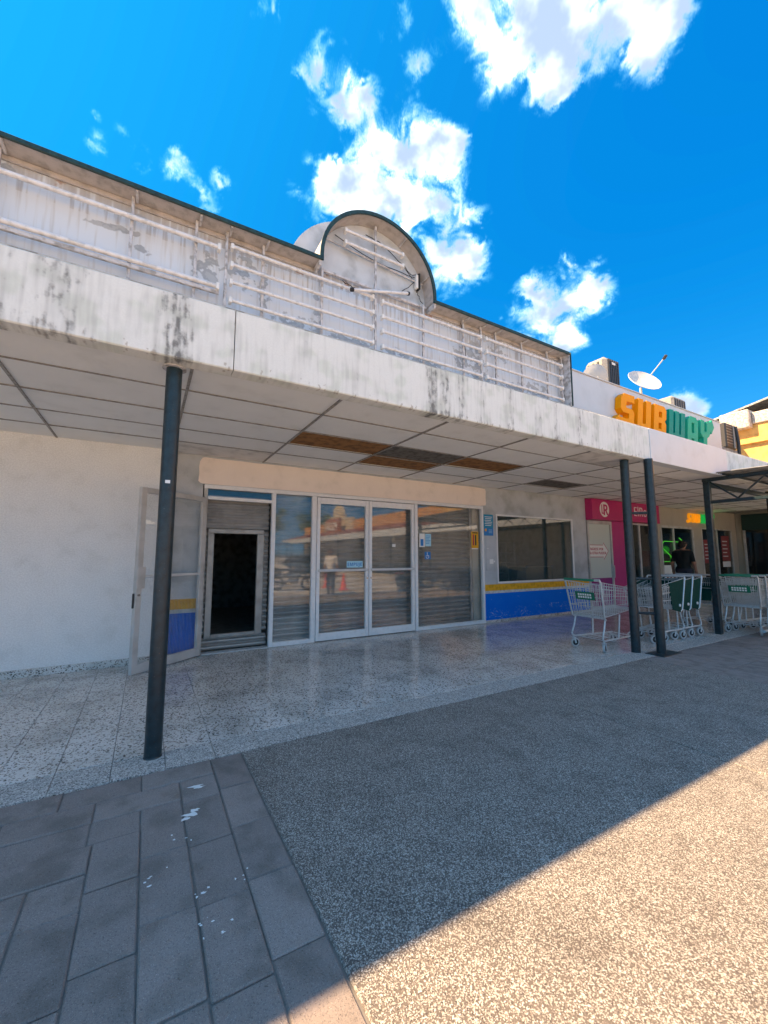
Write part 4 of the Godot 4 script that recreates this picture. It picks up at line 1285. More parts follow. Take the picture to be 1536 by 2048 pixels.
func make_wing() -> void:
	# the other wing of the plaza: in view above the canopy, and mirrored in the shopfront
	var w := thing("plaza_wing", "yellow walled wing of the plaza with tiled eaves and weathered white blocks", "building")
	slab("lower_wall", M.beige_paint, w, Vector3(17.22, -.15, -11), Vector3(24, 3.1, 38))
	slab("yellow_wall", M.yellow_wall, w, Vector3(17.22, 3.101, -11), Vector3(17.5, 5.62, 9.99))
	slab("orange_wall", M.orange_wall, w, Vector3(17.22, 3.101, 10.0), Vector3(17.5, 4.75, 38))
	slab("band", M.yellow_wall, w, Vector3(17.1, 4.98, -5.70), Vector3(17.219, 5.10, 9.9), .015)
	slab("corner_wall", M.peach_paint, w, Vector3(15.4, 3.06, -6.25), Vector3(17.219, 5.75, -5.95), .01)
	slab("white_block", M.weathered_white, w, Vector3(16.95, 5.50, -6.05), Vector3(17.75, 6.12, -5.25), .03)
	slab("white_parapet", M.weathered_white, w, Vector3(17.15, 5.63, -5.24), Vector3(17.6, 6.02, 9.0), .02)
	slab("canopy_roof", M.concrete, w, Vector3(14.22, 2.70, -2.98), Vector3(17.21, 2.95, 37), .01)
	slab("canopy_fascia", M.clean_panel, w, Vector3(14.1, 2.60, -2.98), Vector3(14.219, 3.06, 37), .01)
	# red tile eaves in rolls
	var tl := MB.new()
	for i in 130:
		var z := -2.8 + i * .30
		tl.tube([Vector3(14.3, 3.02, z), Vector3(17.2, 3.72, z)], .14, 8)
	part(tl, "tiled_eaves", M.roof_tile, w).set_meta("kind", "stuff")
	for z in [-2.5, 2.0, 6.5, 11.0, 15.5, 20.0, 24.5, 29.0, 33.5]:
		var b := MB.new()
		b.lathe([Vector2(.06, -.15), Vector2(.06, 2.7)], Vector3(14.5, 0, z + 1.2), Basis.IDENTITY, 16)
		part(b, "column", M.dark_post, w)
	# gable with its arch and sign, seen only in the glass
	slab("gable", M.cream_wall, w, Vector3(16.9, 3.75, 23.5), Vector3(17.3, 5.0, 30.5), .02)
	slab("gable_tower", M.cream_wall, w, Vector3(16.85, 3.75, 25.6), Vector3(17.31, 5.35, 28.6), .02)
	var g := MB.new()
	g.xf = Transform3D(Basis(Vector3(0, 0, -1), Vector3.UP, Vector3.RIGHT), Vector3(16.95, 5.35, 27.1))
	var half := PackedVector2Array()
	for i in 25:
		half.append(Vector2(cos(PI * i / 24.0), sin(PI * i / 24.0)) * 1.1)
	g.extrude(half, 0, .4)
	part(g, "gable_arch", M.cream_wall, w)
	# a metal shed roof behind the white blocks
	var r := thing("shed_roof", "grey corrugated metal gable roof beyond the white weathered blocks", "roof")
	for sgn in [-1.0, 1.0]:
		var m := MB.new()
		m.box(Vector3(21.0, 6.86, -4.6 + sgn * 1.34), Vector3(3.6, .05, 2.75), .0, Basis(Vector3.RIGHT, sgn * .20))
		for i in 12:
			m.box(Vector3(19.3 + i * .3, 6.905, -4.6 + sgn * 1.34), Vector3(.05, .05, 2.70), .0, Basis(Vector3.RIGHT, sgn * .20))
		part(m, "roof_sheet", M.roof_sheet, r)
	slab("gable_wall", M.ac_dark, r, Vector3(19.6, 3.1, -7.2), Vector3(22.6, 6.5, -3.5))
	for z in [-6.8, -3.9]:
		slab("post", M.roof_sheet, r, Vector3(19.3, 3.1, z), Vector3(19.4, 6.6, z + .1))
	var s := thing("pizza_sign", "brown orange shop sign with pale letters on the far gable", "sign", Vector3(16.0, 4.15, 26.2))
	slab("board", mat("sign_brown", lin(.42, .13, .03), .5), s, Vector3(0, -.8, -1.6), Vector3(.35, .8, 1.6), .02)
	lettering("PIZZA", .75, .04, M.print_white, s, Vector3(-.03, 0, 0), true, Basis(Vector3(0, 0, 1), Vector3.UP, Vector3(-1, 0, 0)))
	for z in [-1.2, 1.2]:
		slab("arm", M.dark_post, s, Vector3(.351, -.05, z - .05), Vector3(.9, .05, z + .05))
	# dark shutter and doors at its corner, seen under the canopy
	var d := thing("corner_shop", "dark shuttered shop front at the end of the arcade", "storefront", Vector3(17.219, 0, 0))
	slab("shutter_box", M.green_trim, d, Vector3(-.12, 2.12, -5.75), Vector3(-.001, 2.64, -3.1), .01)
	for i in 7:
		slab("slat", M.green_trim, d, Vector3(-.135, 2.14 + i * .07, -5.74), Vector3(-.121, 2.195 + i * .07, -3.11), .005)
	for z in [-5.75, -4.9, -4.05, -3.2]:
		slab("mullion", M.old_frame, d, Vector3(-.08, 0, z), Vector3(-.001, 2.119, z + .06), .004)
	for z in [-5.689, -4.839, -3.989]:
		slab("panel", M.car_glass, d, Vector3(-.04, .02, z), Vector3(-.001, 2.119, z + .788))

func make_roof_things() -> void:
	var a := thing("condenser", "tall beige air conditioner with dark ribbed face behind the sign parapet", "air conditioner", Vector3(7.98, 3.05, -4.75))
	slab("plinth", M.concrete, a, Vector3(-.35, 0, -.3), Vector3(.35, 1.15, .3))
	var b := MB.new()
	b.box(Vector3(0, 1.70, 0), Vector3(.50, 1.1, .46), .07)
	part(b, "casing", M.ac_metal, a)
	for i in 6:
		slab("louvre", M.ac_dark, a, Vector3(-.16 + i * .062, 1.20, .231), Vector3(-.118 + i * .062, 2.19, .25), .005)
	for i in 3:
		slab("louvre", M.ac_dark, a, Vector3(-.262, 1.30, -.14 + i * .10), Vector3(-.251, 2.16, -.10 + i * .10), .003)
	slab("badge", M.print_white, a, Vector3(-.06, 2.08, .2505), Vector3(.06, 2.13, .256), .002)
	var c := thing("condenser", "low pale air conditioner behind the letters", "air conditioner", Vector3(10.95, 3.05, -4.9))
	slab("plinth", M.concrete, c, Vector3(-.4, 0, -.3), Vector3(.4, 1.0, .3))
	var cb := MB.new()
	cb.box(Vector3(0, 1.53, 0), Vector3(.62, 1.05, .5), .05)
	part(cb, "casing", M.ac_metal, c)
	for i in 5:
		slab("louvre", M.ac_dark, c, Vector3(-.24 + i * .11, 1.70, .251), Vector3(-.18 + i * .11, 1.98, .262), .004)
	var e := thing("condenser", "dark grille air conditioner by the end of the sign parapet", "air conditioner", Vector3(12.9, 3.05, -4.75))
	slab("plinth", M.concrete, e, Vector3(-.6, 0, -.3), Vector3(.5, 1.0, .3))
	slab("casing", M.ac_dark, e, Vector3(-.20, 1.001, -.34), Vector3(.40, 1.66, .34), .03)
	slab("corner_post", M.ac_metal, e, Vector3(.20, 1.02, .341), Vector3(.30, 1.64, .36), .008)
	for i in 7:
		slab("louvre", M.ac_metal, e, Vector3(-.17, 1.12 + i * .075, .341), Vector3(.16, 1.13 + i * .075, .352))
	pipe("pipe", M.ac_dark, e, [Vector3(.3, 1.6, .37), Vector3(.32, 1.2, .40), Vector3(.31, .3, .40)], .04, 8)
	_dish("white satellite dish tilted to the sky beside the parapet letters", Vector3(7.92, 4.22, -3.95), .60, Vector3(-.35, .62, .84), true)
	_dish("grey satellite dish seen from behind beside the tall air conditioner", Vector3(6.46, 4.10, -3.95), .42, Vector3(.50, .35, -.80), false)

func _dish(label: String, at: Vector3, dia: float, facing: Vector3, bright: bool) -> void:
	var d := thing("satellite_dish", label, "satellite dish", Vector3(at.x, 3.05, at.z))
	var up := facing.normalized()
	var sx := up.cross(Vector3(0, 0, 1)).normalized()
	var bs := Basis(sx, up, sx.cross(up))
	var lift := at.y - 3.05 + (.30 if bright else .22)
	var b := MB.new()
	var prof := []
	for i in 8:
		var r := dia * .5 * i / 7.0
		prof.append(Vector2(r, r * r * .55 / dia))
	b.lathe(prof, Vector3(0, lift, 0), bs, 36)
	var back := []
	for i in 8:
		var r := dia * .5 * (7 - i) / 7.0
		back.append(Vector2(r + (.004 if i == 0 else .0), r * r * .55 / dia - .008))
	back.push_front(Vector2(dia * .5, dia * .5 * .275))
	b.lathe(back, Vector3(0, lift, 0), bs, 36)
	part(b, "reflector", M.dish_white if bright else M.dish_grey, d)
	pipe("mast", M.dish_grey, d, [Vector3(0, 0, 0), Vector3(0, lift - .03, 0) - up * .06], .022, 10)
	var rim := Vector3(0, lift, 0) + (sx * .62 - bs.z * .05).normalized() * dia * .47 + up * dia * .12
	var tip := Vector3(0, lift, 0) + sx * dia * .62 + up * dia * .72
	pipe("feed_arm", M.dish_grey, d, [Vector3(0, lift, 0) - up * .05, rim - up * .06, tip], .010, 8)
	var f := MB.new()
	f.box(tip, Vector3(.05, .09, .05), .012, bs)
	part(f, "feed_head", M.ac_dark, d)

# ---------------------------------------------------------------- shopping carts
func _wheel(parent: Node3D, at: Vector3, turn: float) -> void:
	var w := Node3D.new()
	w.name = "castor"
	parent.add_child(w, true)
	w.position = at
	w.rotation.y = turn
	var r := .062
	var side := Basis(Vector3.RIGHT, Vector3.BACK, Vector3.DOWN)
	var t := MB.new()
	t.lathe([Vector2(r * .70, -.015), Vector2(r * .93, -.016), Vector2(r, -.009), Vector2(r, .009), Vector2(r * .93, .016), Vector2(r * .70, .015)], Vector3(.02, r, 0), side, 22)
	part(t, "tyre", M.wheel_grey, w)
	var h := MB.new()
	h.lathe([Vector2(0, -.014), Vector2(r * .70, -.012), Vector2(r * .70, .012), Vector2(0, .014)], Vector3(.02, r, 0), side, 18)
	part(h, "hub", M.rubber, w)
	var f := MB.new()
	for s in [-1.0, 1.0]:
		f.box(Vector3(.012, .088, s * .022), Vector3(.026, .075, .004), .001, Basis(Vector3.BACK, .25))
	f.box(Vector3(.0, .128, 0), Vector3(.045, .006, .05), .002)
	f.tube([Vector3(0, .130, 0), Vector3(0, .150, 0)], .012, 10)
	part(f, "fork", M.cart_steel, w)

func make_cart(label: String, at: Vector3, turn: float, group: String, style: int) -> Node3D:
	# nose towards +x, handle at -x
	var c := thing("shopping_cart", label, "shopping cart", at, group)
	c.rotation.y = turn
	var st: Material = M.cart_steel
	# corners: rear top, rear bottom, nose top, nose bottom
	var rt := Vector3(-.44, .93, .265)
	var rb := Vector3(-.36, .46, .235)
	var nt := Vector3(.50, .80, .19)
	var nb := Vector3(.44, .53, .165)
	var mz := Vector3(1, 1, -1)
	var wr := .0036
	for s in [1.0, -1.0]:
		var k := Vector3(1, 1, s)
		var b := MB.new()
		for i in 17:
			var t := (i + .5) / 17.0
			b.tube([(rb * k).lerp(nb * k, t), (rt * k).lerp(nt * k, t)], wr, 4, false)
		for v in [.3, .62, .82]:
			b.tube([(rb * k).lerp(rt * k, v), (nb * k).lerp(nt * k, v)], wr + .0008, 5, false)
		part(b, "side_wires", st, c)
		if style == 1:
			# dark plastic side piece over the rear half
			var p := MB.new()
			var q := [rt * k + Vector3(.01, -.005, .008 * s), (rt * k).lerp(nt * k, .46) + Vector3(0, .0, .008 * s), (rb * k).lerp(nb * k, .30) + Vector3(0, -.02, .008 * s), rb * k + Vector3(.02, -.05, .008 * s)]
			p.face(q, Vector3(0, 0, s))
			var q2 := []
			for e in q:
				q2.append(e - Vector3(0, 0, .012 * s))
			p.face(q2, Vector3(0, 0, -s))
			for i in 4:
				p.face([q[i], q[(i + 1) % 4], q2[(i + 1) % 4], q2[i]], (q[i] + q[(i + 1) % 4]) * .5 - (q[0] + q[2]) * .5)
			part(p, "side_panel", M.cart_plastic, c)
			pipe("bolt_cap", M.print_white, c, [rb * k + Vector3(.07, .06, .010 * s), rb * k + Vector3(.07, .06, .024 * s)], .022, 12)
	var fl := MB.new()
	for i in 11:
		var z := lerpf(-1, 1, (i + .5) / 11.0)
		fl.tube([Vector3(rb.x, rb.y, rb.z * z), Vector3(nb.x, nb.y, nb.z * z)], wr, 4, false)
	for i in 4:
		var t := (i + .5) / 4.0
		var p := rb.lerp(nb, t)
		fl.tube([p, p * mz], wr + .001, 5, false)
	part(fl, "floor_wires", st, c)
	var nf := MB.new()
	for i in 10:
		var z := lerpf(-1, 1, (i + .5) / 10.0)
		nf.tube([Vector3(nb.x, nb.y, nb.z * z), Vector3(nt.x, nt.y, nt.z * z)], wr, 4, false)
	for v in [.35, .7]:
		var p := nb.lerp(nt, v)
		nf.tube([p, p * mz], wr + .001, 5, false)
	part(nf, "nose_wires", st, c)
	var gt := MB.new()
	for i in 17:
		var z := lerpf(-1, 1, (i + .5) / 17.0)
		gt.tube([Vector3(rb.x, rb.y, rb.z * z), Vector3(rt.x + .03, rt.y - .03, rt.z * z)], wr, 4, false)
	for v in [.28, .55, .75]:
		var p := rb.lerp(rt, v)
		gt.tube([p, p * mz], wr + .001, 5, false)
	part(gt, "rear_gate", st, c)
	# folded child seat inside
	var cs := MB.new()
	for i in 9:
		var z := lerpf(-.8, .8, i / 8.0)
		cs.tube([Vector3(rb.x + .06, .55, rb.z * z), Vector3(rt.x + .13, .90, rt.z * z)], wr, 4, false)
	cs.tube([Vector3(rt.x + .13, .90, -.21), Vector3(rt.x + .13, .90, .21)], .004, 6)
	part(cs, "child_seat", st, c)
	# rims
	var rim := MB.new()
	rim.tube([rt, nt, nt * mz, rt * mz], .0055, 8)
	rim.tube([rb, nb, nb * mz, rb * mz, rb], .0065, 8)
	part(rim, "basket_rim", st, c)
	for s in [1.0, -1.0]:
		var k := Vector3(1, 1, s)
		# side tube from the handle to the basket foot, then the leg bent back along the ground
		pipe("handle_post", st, c, [Vector3(-.475, .955, .27) * k, Vector3(-.46, .93, .275) * k, Vector3(-.375, .45, .245) * k, Vector3(-.33, .425, .235) * k], .0125, 10)
		pipe("leg", st, c, [Vector3(-.33, .44, .225) * k, Vector3(-.37, .30, .23) * k, Vector3(-.415, .20, .235) * k, Vector3(-.405, .165, .235) * k, Vector3(-.36, .150, .225) * k, Vector3(.40, .150, .165) * k], .0115, 10)
		pipe("strut", st, c, [Vector3(.02, .475, .205) * k, Vector3(-.01, .155, .195) * k], .0105, 10)
		_wheel(c, Vector3(-.39, 0, .232 * s), .35 * s)
		_wheel(c, Vector3(.37, 0, .168 * s), -.5)
	var low := MB.new()
	for x in [-.34, -.1, .15, .36]:
		var z := lerpf(.222, .168, (x + .36) / .72)
		low.tube([Vector3(x, .152, -z), Vector3(x, .152, z)], .006, 6)
	for z in [-.12, -.04, .04, .12]:
		low.tube([Vector3(-.34, .16, z), Vector3(.36, .16, z * .8)], .0035, 5)
	part(low, "lower_rack", st, c)
	pipe("cross_tube", st, c, [Vector3(-.365, .445, -.235), Vector3(-.365, .445, .235)], .012, 10)
	if style == 1:
		pipe("handle", M.wheel_grey, c, [Vector3(-.475, .955, -.27), Vector3(-.475, .955, .27)], .014, 10)
		var rp := MB.new()
		rp.box(Vector3(-.40, .70, 0), Vector3(.012, .40, .47), .003, Basis(Vector3.BACK, -.17))
		part(rp, "rear_panel", M.cart_plastic, c)
	else:
		pipe("handle", M.cart_green, c, [Vector3(-.475, .957, -.275), Vector3(-.475, .957, .20)], .0165, 12)
		pipe("handle_end", M.wheel_grey, c, [Vector3(-.475, .957, .201), Vector3(-.475, .957, .275)], .0175, 12)
		var pl := Node3D.new()
		pl.name = "placard"
		c.add_child(pl, true)
		pl.position = Vector3(-.415, .735, -.0)
		pl.basis = Basis(Vector3(0, 0, 1), Vector3(-.168, .986, 0), Vector3(-.986, -.168, 0))
		slab("plate", M.cart_label, pl, Vector3(-.15, -.055, 0), Vector3(.15, .055, .005), .002)
		for r in 2:
			for i in 6:
				slab("print", M.print_white, pl, Vector3(-.105 + i * .036, .004 - r * .036, .0052), Vector3(-.079 + i * .036, .030 - r * .036, .0058))
	return c

func make_carts() -> void:
	make_cart("grey wire shopping cart with green handle standing alone on the terrazzo", Vector3(5.74, .002, -3.58), -.04, "", 0)
	make_cart("green panelled shopping cart whose nose sticks out of the row behind the columns", Vector3(6.93, .002, -3.52), PI + .05, "row of green panelled carts", 1)
	make_cart("green panelled shopping cart nested in the middle of its row", Vector3(7.22, .002, -3.53), PI + .05, "row of green panelled carts", 1)
	make_cart("green panelled shopping cart at the handle end of its row by the shelter post", Vector3(7.52, .002, -3.53), PI + .05, "row of green panelled carts", 1)
	for i in 3:
		make_cart(["green handled wire cart with its handle nearest the shelter post, hindmost of the shelter row", "green handled wire cart nested second in the shelter row", "green handled wire cart nested third in the shelter row"][i], Vector3(9.02 + i * .27, .002, -2.99 + i * .01), -.03, "row of wire carts in the shelter", 0)
	make_cart("green panelled cart parked beside the wire carts in the shelter", Vector3(9.0, .002, -3.62), -.02, "", 1)

func make_shelter() -> void:
	var s := thing("cart_shelter", "dark steel truss shelter with wavy sheet roof over the shopping carts", "shelter")
	var m: Material = M.dark_post
	for p in [Vector3(8.26, 0, -3.2), Vector3(11.0, 0, -3.2), Vector3(8.26, 0, -.2), Vector3(11.0, 0, -.2)]:
		slab("post", m, s, Vector3(p.x - .045, .002, p.z - .045), Vector3(p.x + .045, 2.55, p.z + .045), .006)
	for x in [8.26, 11.0]:
		slab("top_chord", m, s, Vector3(x - .03, 2.551, -3.26), Vector3(x + .03, 2.61, -.1), .005)
		slab("bottom_chord", m, s, Vector3(x - .025, 2.17, -3.154), Vector3(x + .025, 2.22, -.246), .005)
		var z := -3.15
		var up := false
		while z < -.3:
			pipe("diagonal", m, s, [Vector3(x, 2.54 if not up else 2.225, z), Vector3(x, 2.225 if not up else 2.54, z + .36)], .014, 6)
			up = not up
			z += .36
	for z in [-3.2, -.2]:
		slab("beam", m, s, Vector3(8.291, 2.47, z - .03), Vector3(10.969, 2.55, z + .03), .005)
	pipe("guard_rail", M.cart_steel, s, [Vector3(8.50, .10, -2.70), Vector3(11.0, .10, -2.70)], .022, 10)
	# wavy roof sheet
	var b := MB.new()
	var n := 140
	for i in n:
		var x0 := 8.02 + 3.3 * i / n
		var x1 := 8.02 + 3.3 * (i + 1) / n
		var h0 := 2.655 + .014 * sin(x0 * TAU / .076)
		var h1 := 2.655 + .014 * sin(x1 * TAU / .076)
		b.face([Vector3(x0, h0, -2.97), Vector3(x1, h1, -2.97), Vector3(x1, h1 - .06, .1), Vector3(x0, h0 - .06, .1)], Vector3.UP)
		b.face([Vector3(x0, h0 - .003, -2.97), Vector3(x1, h1 - .003, -2.97), Vector3(x1, h1 - .063, .1), Vector3(x0, h0 - .063, .1)], Vector3.DOWN)
	part(b, "roof_sheet", M.roof_sheet, s)
	for z in [-2.9, -1.5, -.15]:
		slab("purlin", m, s, Vector3(8.1, 2.6105, z - .02), Vector3(11.2, 2.634 - .02 * (z + 2.9), z + .02), .003)

# ---------------------------------------------------------------- people
func capsule(p: Vector3, a: Vector3, b: Vector3, ra: float, rb: float) -> float:
	var ab := b - a
	var t := clampf((p - a).dot(ab) / ab.length_squared(), 0, 1)
	return p.distance_to(a + ab * t) - lerpf(ra, rb, t)

func figure(bones: Array, cell: float, paint: Callable) -> ArrayMesh:
	# bones: [a, b, ra, rb]; smooth union meshed as surface nets
	var field := {}
	for b in bones:
		var pad: float = maxf(b[2], b[3]) + cell * 3.0
		var lo: Vector3 = Vector3(minf(b[0].x, b[1].x), minf(b[0].y, b[1].y), minf(b[0].z, b[1].z)) - Vector3.ONE * pad
		var hi: Vector3 = Vector3(maxf(b[0].x, b[1].x), maxf(b[0].y, b[1].y), maxf(b[0].z, b[1].z)) + Vector3.ONE * pad
		for i in range(int(floor(lo.x / cell)), int(ceil(hi.x / cell)) + 1):
			for j in range(int(floor(lo.y / cell)), int(ceil(hi.y / cell)) + 1):
				for k in range(int(floor(lo.z / cell)), int(ceil(hi.z / cell)) + 1):
					var d := capsule(Vector3(i, j, k) * cell, b[0], b[1], b[2], b[3])
					var key := Vector3i(i, j, k)
					if field.has(key):
						var o: float = field[key]
						var h := maxf(.028 - absf(o - d), 0.0) / .028
						field[key] = minf(o, d) - h * h * .028 * .25
					else:
						field[key] = d
	var at := {}
	var corners := [Vector3i(0, 0, 0), Vector3i(1, 0, 0), Vector3i(0, 1, 0), Vector3i(1, 1, 0), Vector3i(0, 0, 1), Vector3i(1, 0, 1), Vector3i(0, 1, 1), Vector3i(1, 1, 1)]
	var edges := [[0, 1], [2, 3], [4, 5], [6, 7], [0, 2], [1, 3], [4, 6], [5, 7], [0, 4], [1, 5], [2, 6], [3, 7]]
	for key in field:
		var vals := []
		var neg := 0
		for c in corners:
			var f: float = field.get(key + c, 1.0)
			vals.append(f)
			if f < 0.0: neg += 1
		if neg == 0 or neg == 8:
			continue
		var sum := Vector3.ZERO
		var n := 0
		for e in edges:
			var fa: float = vals[e[0]]
			var fb: float = vals[e[1]]
			if (fa < 0.0) != (fb < 0.0):
				sum += Vector3(key + corners[e[0]]).lerp(Vector3(key + corners[e[1]]), fa / (fa - fb))
				n += 1
		at[key] = sum / n * cell
	var norm := {}
	var quads := []
	for key in at:
		for ax in 3:
			var d := Vector3i.ZERO
			d[ax] = 1
			var u := Vector3i.ZERO
			u[(ax + 1) % 3] = 1
			var w := Vector3i.ZERO
			w[(ax + 2) % 3] = 1
			var f0: float = field.get(key, 1.0)
			var f1: float = field.get(key + d, 1.0)
			if (f0 < 0.0) == (f1 < 0.0):
				continue
			var q := [key, key - u, key - u - w, key - w]
			if not (at.has(q[1]) and at.has(q[2]) and at.has(q[3])):
				continue
			if f0 >= 0.0:
				q.reverse()
			quads.append(q)
			var nn: Vector3 = (at[q[2]] - at[q[0]]).cross(at[q[3]] - at[q[1]])
			for e in q:
				norm[e] = norm.get(e, Vector3.ZERO) + nn
	var b := MB.new()
	b.tinted = true
	for q in quads:
		for t in [[0, 2, 1], [0, 3, 2]]:
			for i in t:
				var p: Vector3 = at[q[i]]
				b.col = paint.call(p)
				b.vert(p, norm[q[i]].normalized(), Vector2.ZERO)
	return b.mesh()

func body_bones(step: float) -> Array:
	# a standing figure facing +x, 1.66 m tall; step swings the legs
	var V := func(x, y, z): return Vector3(x, y, z)
	var o := []
	o.append([V.call(.0, .98, .0), V.call(-.005, 1.12, 0), .135, .125])
	o.append([V.call(-.005, 1.12, .05), V.call(-.01, 1.30, .07), .115, .105])
	o.append([V.call(-.005, 1.12, -.05), V.call(-.01, 1.30, -.07), .115, .105])
	o.append([V.call(-.01, 1.37, -.13), V.call(-.01, 1.37, .13), .072, .072])
	o.append([V.call(0, .93, -.07), V.call(0, .93, .07), .115, .115])
	o.append([V.call(-.005, 1.38, 0), V.call(.015, 1.48, 0), .058, .052])
	o.append([V.call(.01, 1.565, 0), V.call(.035, 1.58, 0), .085, .080])
	o.append([V.call(.045, 1.52, 0), V.call(.055, 1.49, 0), .055, .045])
	o.append([V.call(.115, 1.56, 0), V.call(.128, 1.535, 0), .010, .016])
	for s in [-1.0, 1.0]:
		o.append([V.call(.015, 1.545, .082 * s), V.call(.012, 1.575, .084 * s), .012, .014])
		o.append([V.call(-.01, 1.36, .18 * s), V.call(-.03, 1.10, .235 * s), .052, .042])
		o.append([V.call(-.03, 1.10, .235 * s), V.call(.05, .88, .245 * s), .040, .029])
		o.append([V.call(.05, .87, .245 * s), V.call(.072, .79, .243 * s), .030, .034])
		for f in 4:
			o.append([V.call(.055 + .016 * f, .77, .243 * s), V.call(.068 + .016 * f, .70 + .008 * absf(f - 1.3), .236 * s), .010, .008])
		o.append([V.call(.085, .82, .238 * s), V.call(.115, .765, .225 * s), .012, .009])
		var kx: float = step * s
		o.append([V.call(0, .90, .085 * s), V.call(.02 + kx * .5, .50, .095 * s), .088, .060])
		o.append([V.call(.02 + kx * .5, .50, .095 * s), V.call(-.02 + kx, .09, .10 * s), .060, .040])
		o.append([V.call(-.03 + kx, .045, .10 * s), V.call(.13 + kx, .035, .115 * s), .045, .034])
	return o

func make_person(label: String, at: Vector3, turn: float, shirt: Color, trousers: Color, group := "") -> void:
	var p := thing("person", label, "person", at, group)
	p.rotation.y = turn
	var skin := Color(.32, .17, .11)
	var m := figure(body_bones(.05), .016, func(q: Vector3) -> Color:
		if q.y < .09: return Color(.02, .02, .022)
		if q.y < .96 and absf(q.z) < .19: return trousers
		if q.y < 1.425 and (absf(q.z) < .185 or q.y > 1.14): return shirt
		return skin)
	put(m, "body", M.body, p)
	var h := MB.new()
	h.tinted = true
	h.col = Color(.02, .016, .013)
	h.ellipsoid(Vector3(.006, 1.598, 0), Vector3(.100, .078, .092), 18, 10)
	h.ellipsoid(Vector3(-.035, 1.555, 0), Vector3(.068, .075, .085), 18, 10)
	part(h, "hair", M.body, p)
	var e := MB.new()
	e.tinted = true
	e.col = Color(.015, .015, .015)
	for s in [-1.0, 1.0]:
		e.ellipsoid(Vector3(.109, 1.578, .032 * s), Vector3(.010, .013, .022), 10, 6)
		e.tube([Vector3(.105, 1.583, .052 * s), Vector3(.01, 1.58, .090 * s)], .004, 6)
	part(e, "glasses", M.body, p)

# ---------------------------------------------------------------- what the glass mirrors
func make_mirrored() -> void:
	for c in [Vector3(7.2, -.15, 3.9), Vector3(7.0, -.15, 5.3)]:
		var t := thing("traffic_cone", "orange traffic cone between the white shirted person and the dark motorcycle" if c.z > 5 else "orange traffic cone beside the white shirted person", "traffic cone", c, "traffic cones on the parking ground")
		slab("base", M.cone_orange, t, Vector3(-.19, 0, -.19), Vector3(.19, .035, .19), .01)
		var b := MB.new()
		b.lathe([Vector2(.14, .036), Vector2(.03, .70), Vector2(.0, .70)], Vector3.ZERO, Basis.IDENTITY, 20)
		part(b, "body", M.cone_orange, t)
	make_person("person in a white shirt and dark trousers standing on the parking ground", Vector3(5.3, -.15, .75), 2.4, Color(.72, .72, .74), Color(.03, .03, .04))
	make_car("white parked car beyond the traffic cones", Vector3(6.2, -.15, 15.5), .3, M.car_white)
	make_car("dark blue parked car beside the white one", Vector3(9.4, -.15, 14.6), .35, M.car_blue)
	make_motorbike("dark motorcycle parked near the traffic cones", Vector3(5.2, -.15, 4.6), .5, M.bike_black)
	make_motorbike("red motorcycle parked before the plaza wing", Vector3(10.2, -.15, 3.1), 1.1, M.bike_red)
	make_motorbike("dark motorcycle parked beside the red one", Vector3(11.3, -.15, 3.0), 1.2, M.bike_black)
	make_tree(Vector3(16, -.15, 52), 9.5, 3.6, 3)
	make_tree(Vector3(22.5, -.15, 49), 8.5, 3.2, 4)
	var pt := thing("blue_awning", "flat blue awning on posts beyond the parked cars", "awning", Vector3(7.6, -.15, 24))
	slab("cover", M.print_blue, pt, Vector3(-3, 2.4, -1.5), Vector3(3, 2.52, 1.5), .02)
	for x in [-2.8, 2.8]:
		for z in [-1.3, 1.3]:
			slab("post", M.dark_post, pt, Vector3(x - .03, 0, z - .03), Vector3(x + .03, 2.4, z + .03))

func make_car(label: String, at: Vector3, turn: float, paint: Material) -> void:
	var c := thing("parked_car", label, "car", at, "cars parked on the plaza ground")
	c.rotation.y = turn
	var side := PackedVector2Array([Vector2(-2.05, .35), Vector2(-2.1, .62), Vector2(-2.0, .86), Vector2(-1.55, .94), Vector2(.75, .95), Vector2(1.75, .84), Vector2(2.08, .66), Vector2(2.1, .38), Vector2(1.75, .24), Vector2(-1.75, .24)])
	var b := MB.new()
	b.extrude(side, -.80, .80)
	part(b, "body", paint, c)
	var g := MB.new()
	for e in [[PackedVector2Array([Vector2(-1.7, .94), Vector2(-1.1, 1.38), Vector2(.0, 1.42), Vector2(.85, .95)]), -.66, .66]]:
		g.extrude(e[0], e[1], e[2])
	part(g, "windows", M.car_glass, c)
	slab("roof", paint, c, Vector3(-1.05, 1.385, -.67), Vector3(-.02, 1.45, .67), .03)
	for x in [-1.3, 1.32]:
		for s in [-1.0, 1.0]:
			var w := MB.new()
			w.lathe([Vector2(.0, -.10), Vector2(.30, -.10), Vector2(.32, -.06), Vector2(.32, .06), Vector2(.30, .10), Vector2(.0, .10)], Vector3(x, .32, .76 * s), Basis(Vector3.RIGHT, Vector3.BACK, Vector3.DOWN), 24)
			var o := part(w, "tyre", M.rubber, c)
			var r := MB.new()
			r.lathe([Vector2(.0, .0), Vector2(.20, .0), Vector2(.20, -.05)], Vector3(x, .32, (.868 if s > 0 else -.868)), Basis(Vector3.RIGHT, Vector3(0, 0, s), Vector3(0, -s, 0)), 18)
			part(r, "rim", M.chrome, o)
	for s in [-1.0, 1.0]:
		slab("headlight", M.print_white, c, Vector3(1.93, .62, .48 * s - .14), Vector3(2.09, .74, .48 * s + .14), .02)
		slab("tail_light", M.print_red, c, Vector3(-2.12, .66, .52 * s - .12), Vector3(-2.02, .80, .52 * s + .12), .02)

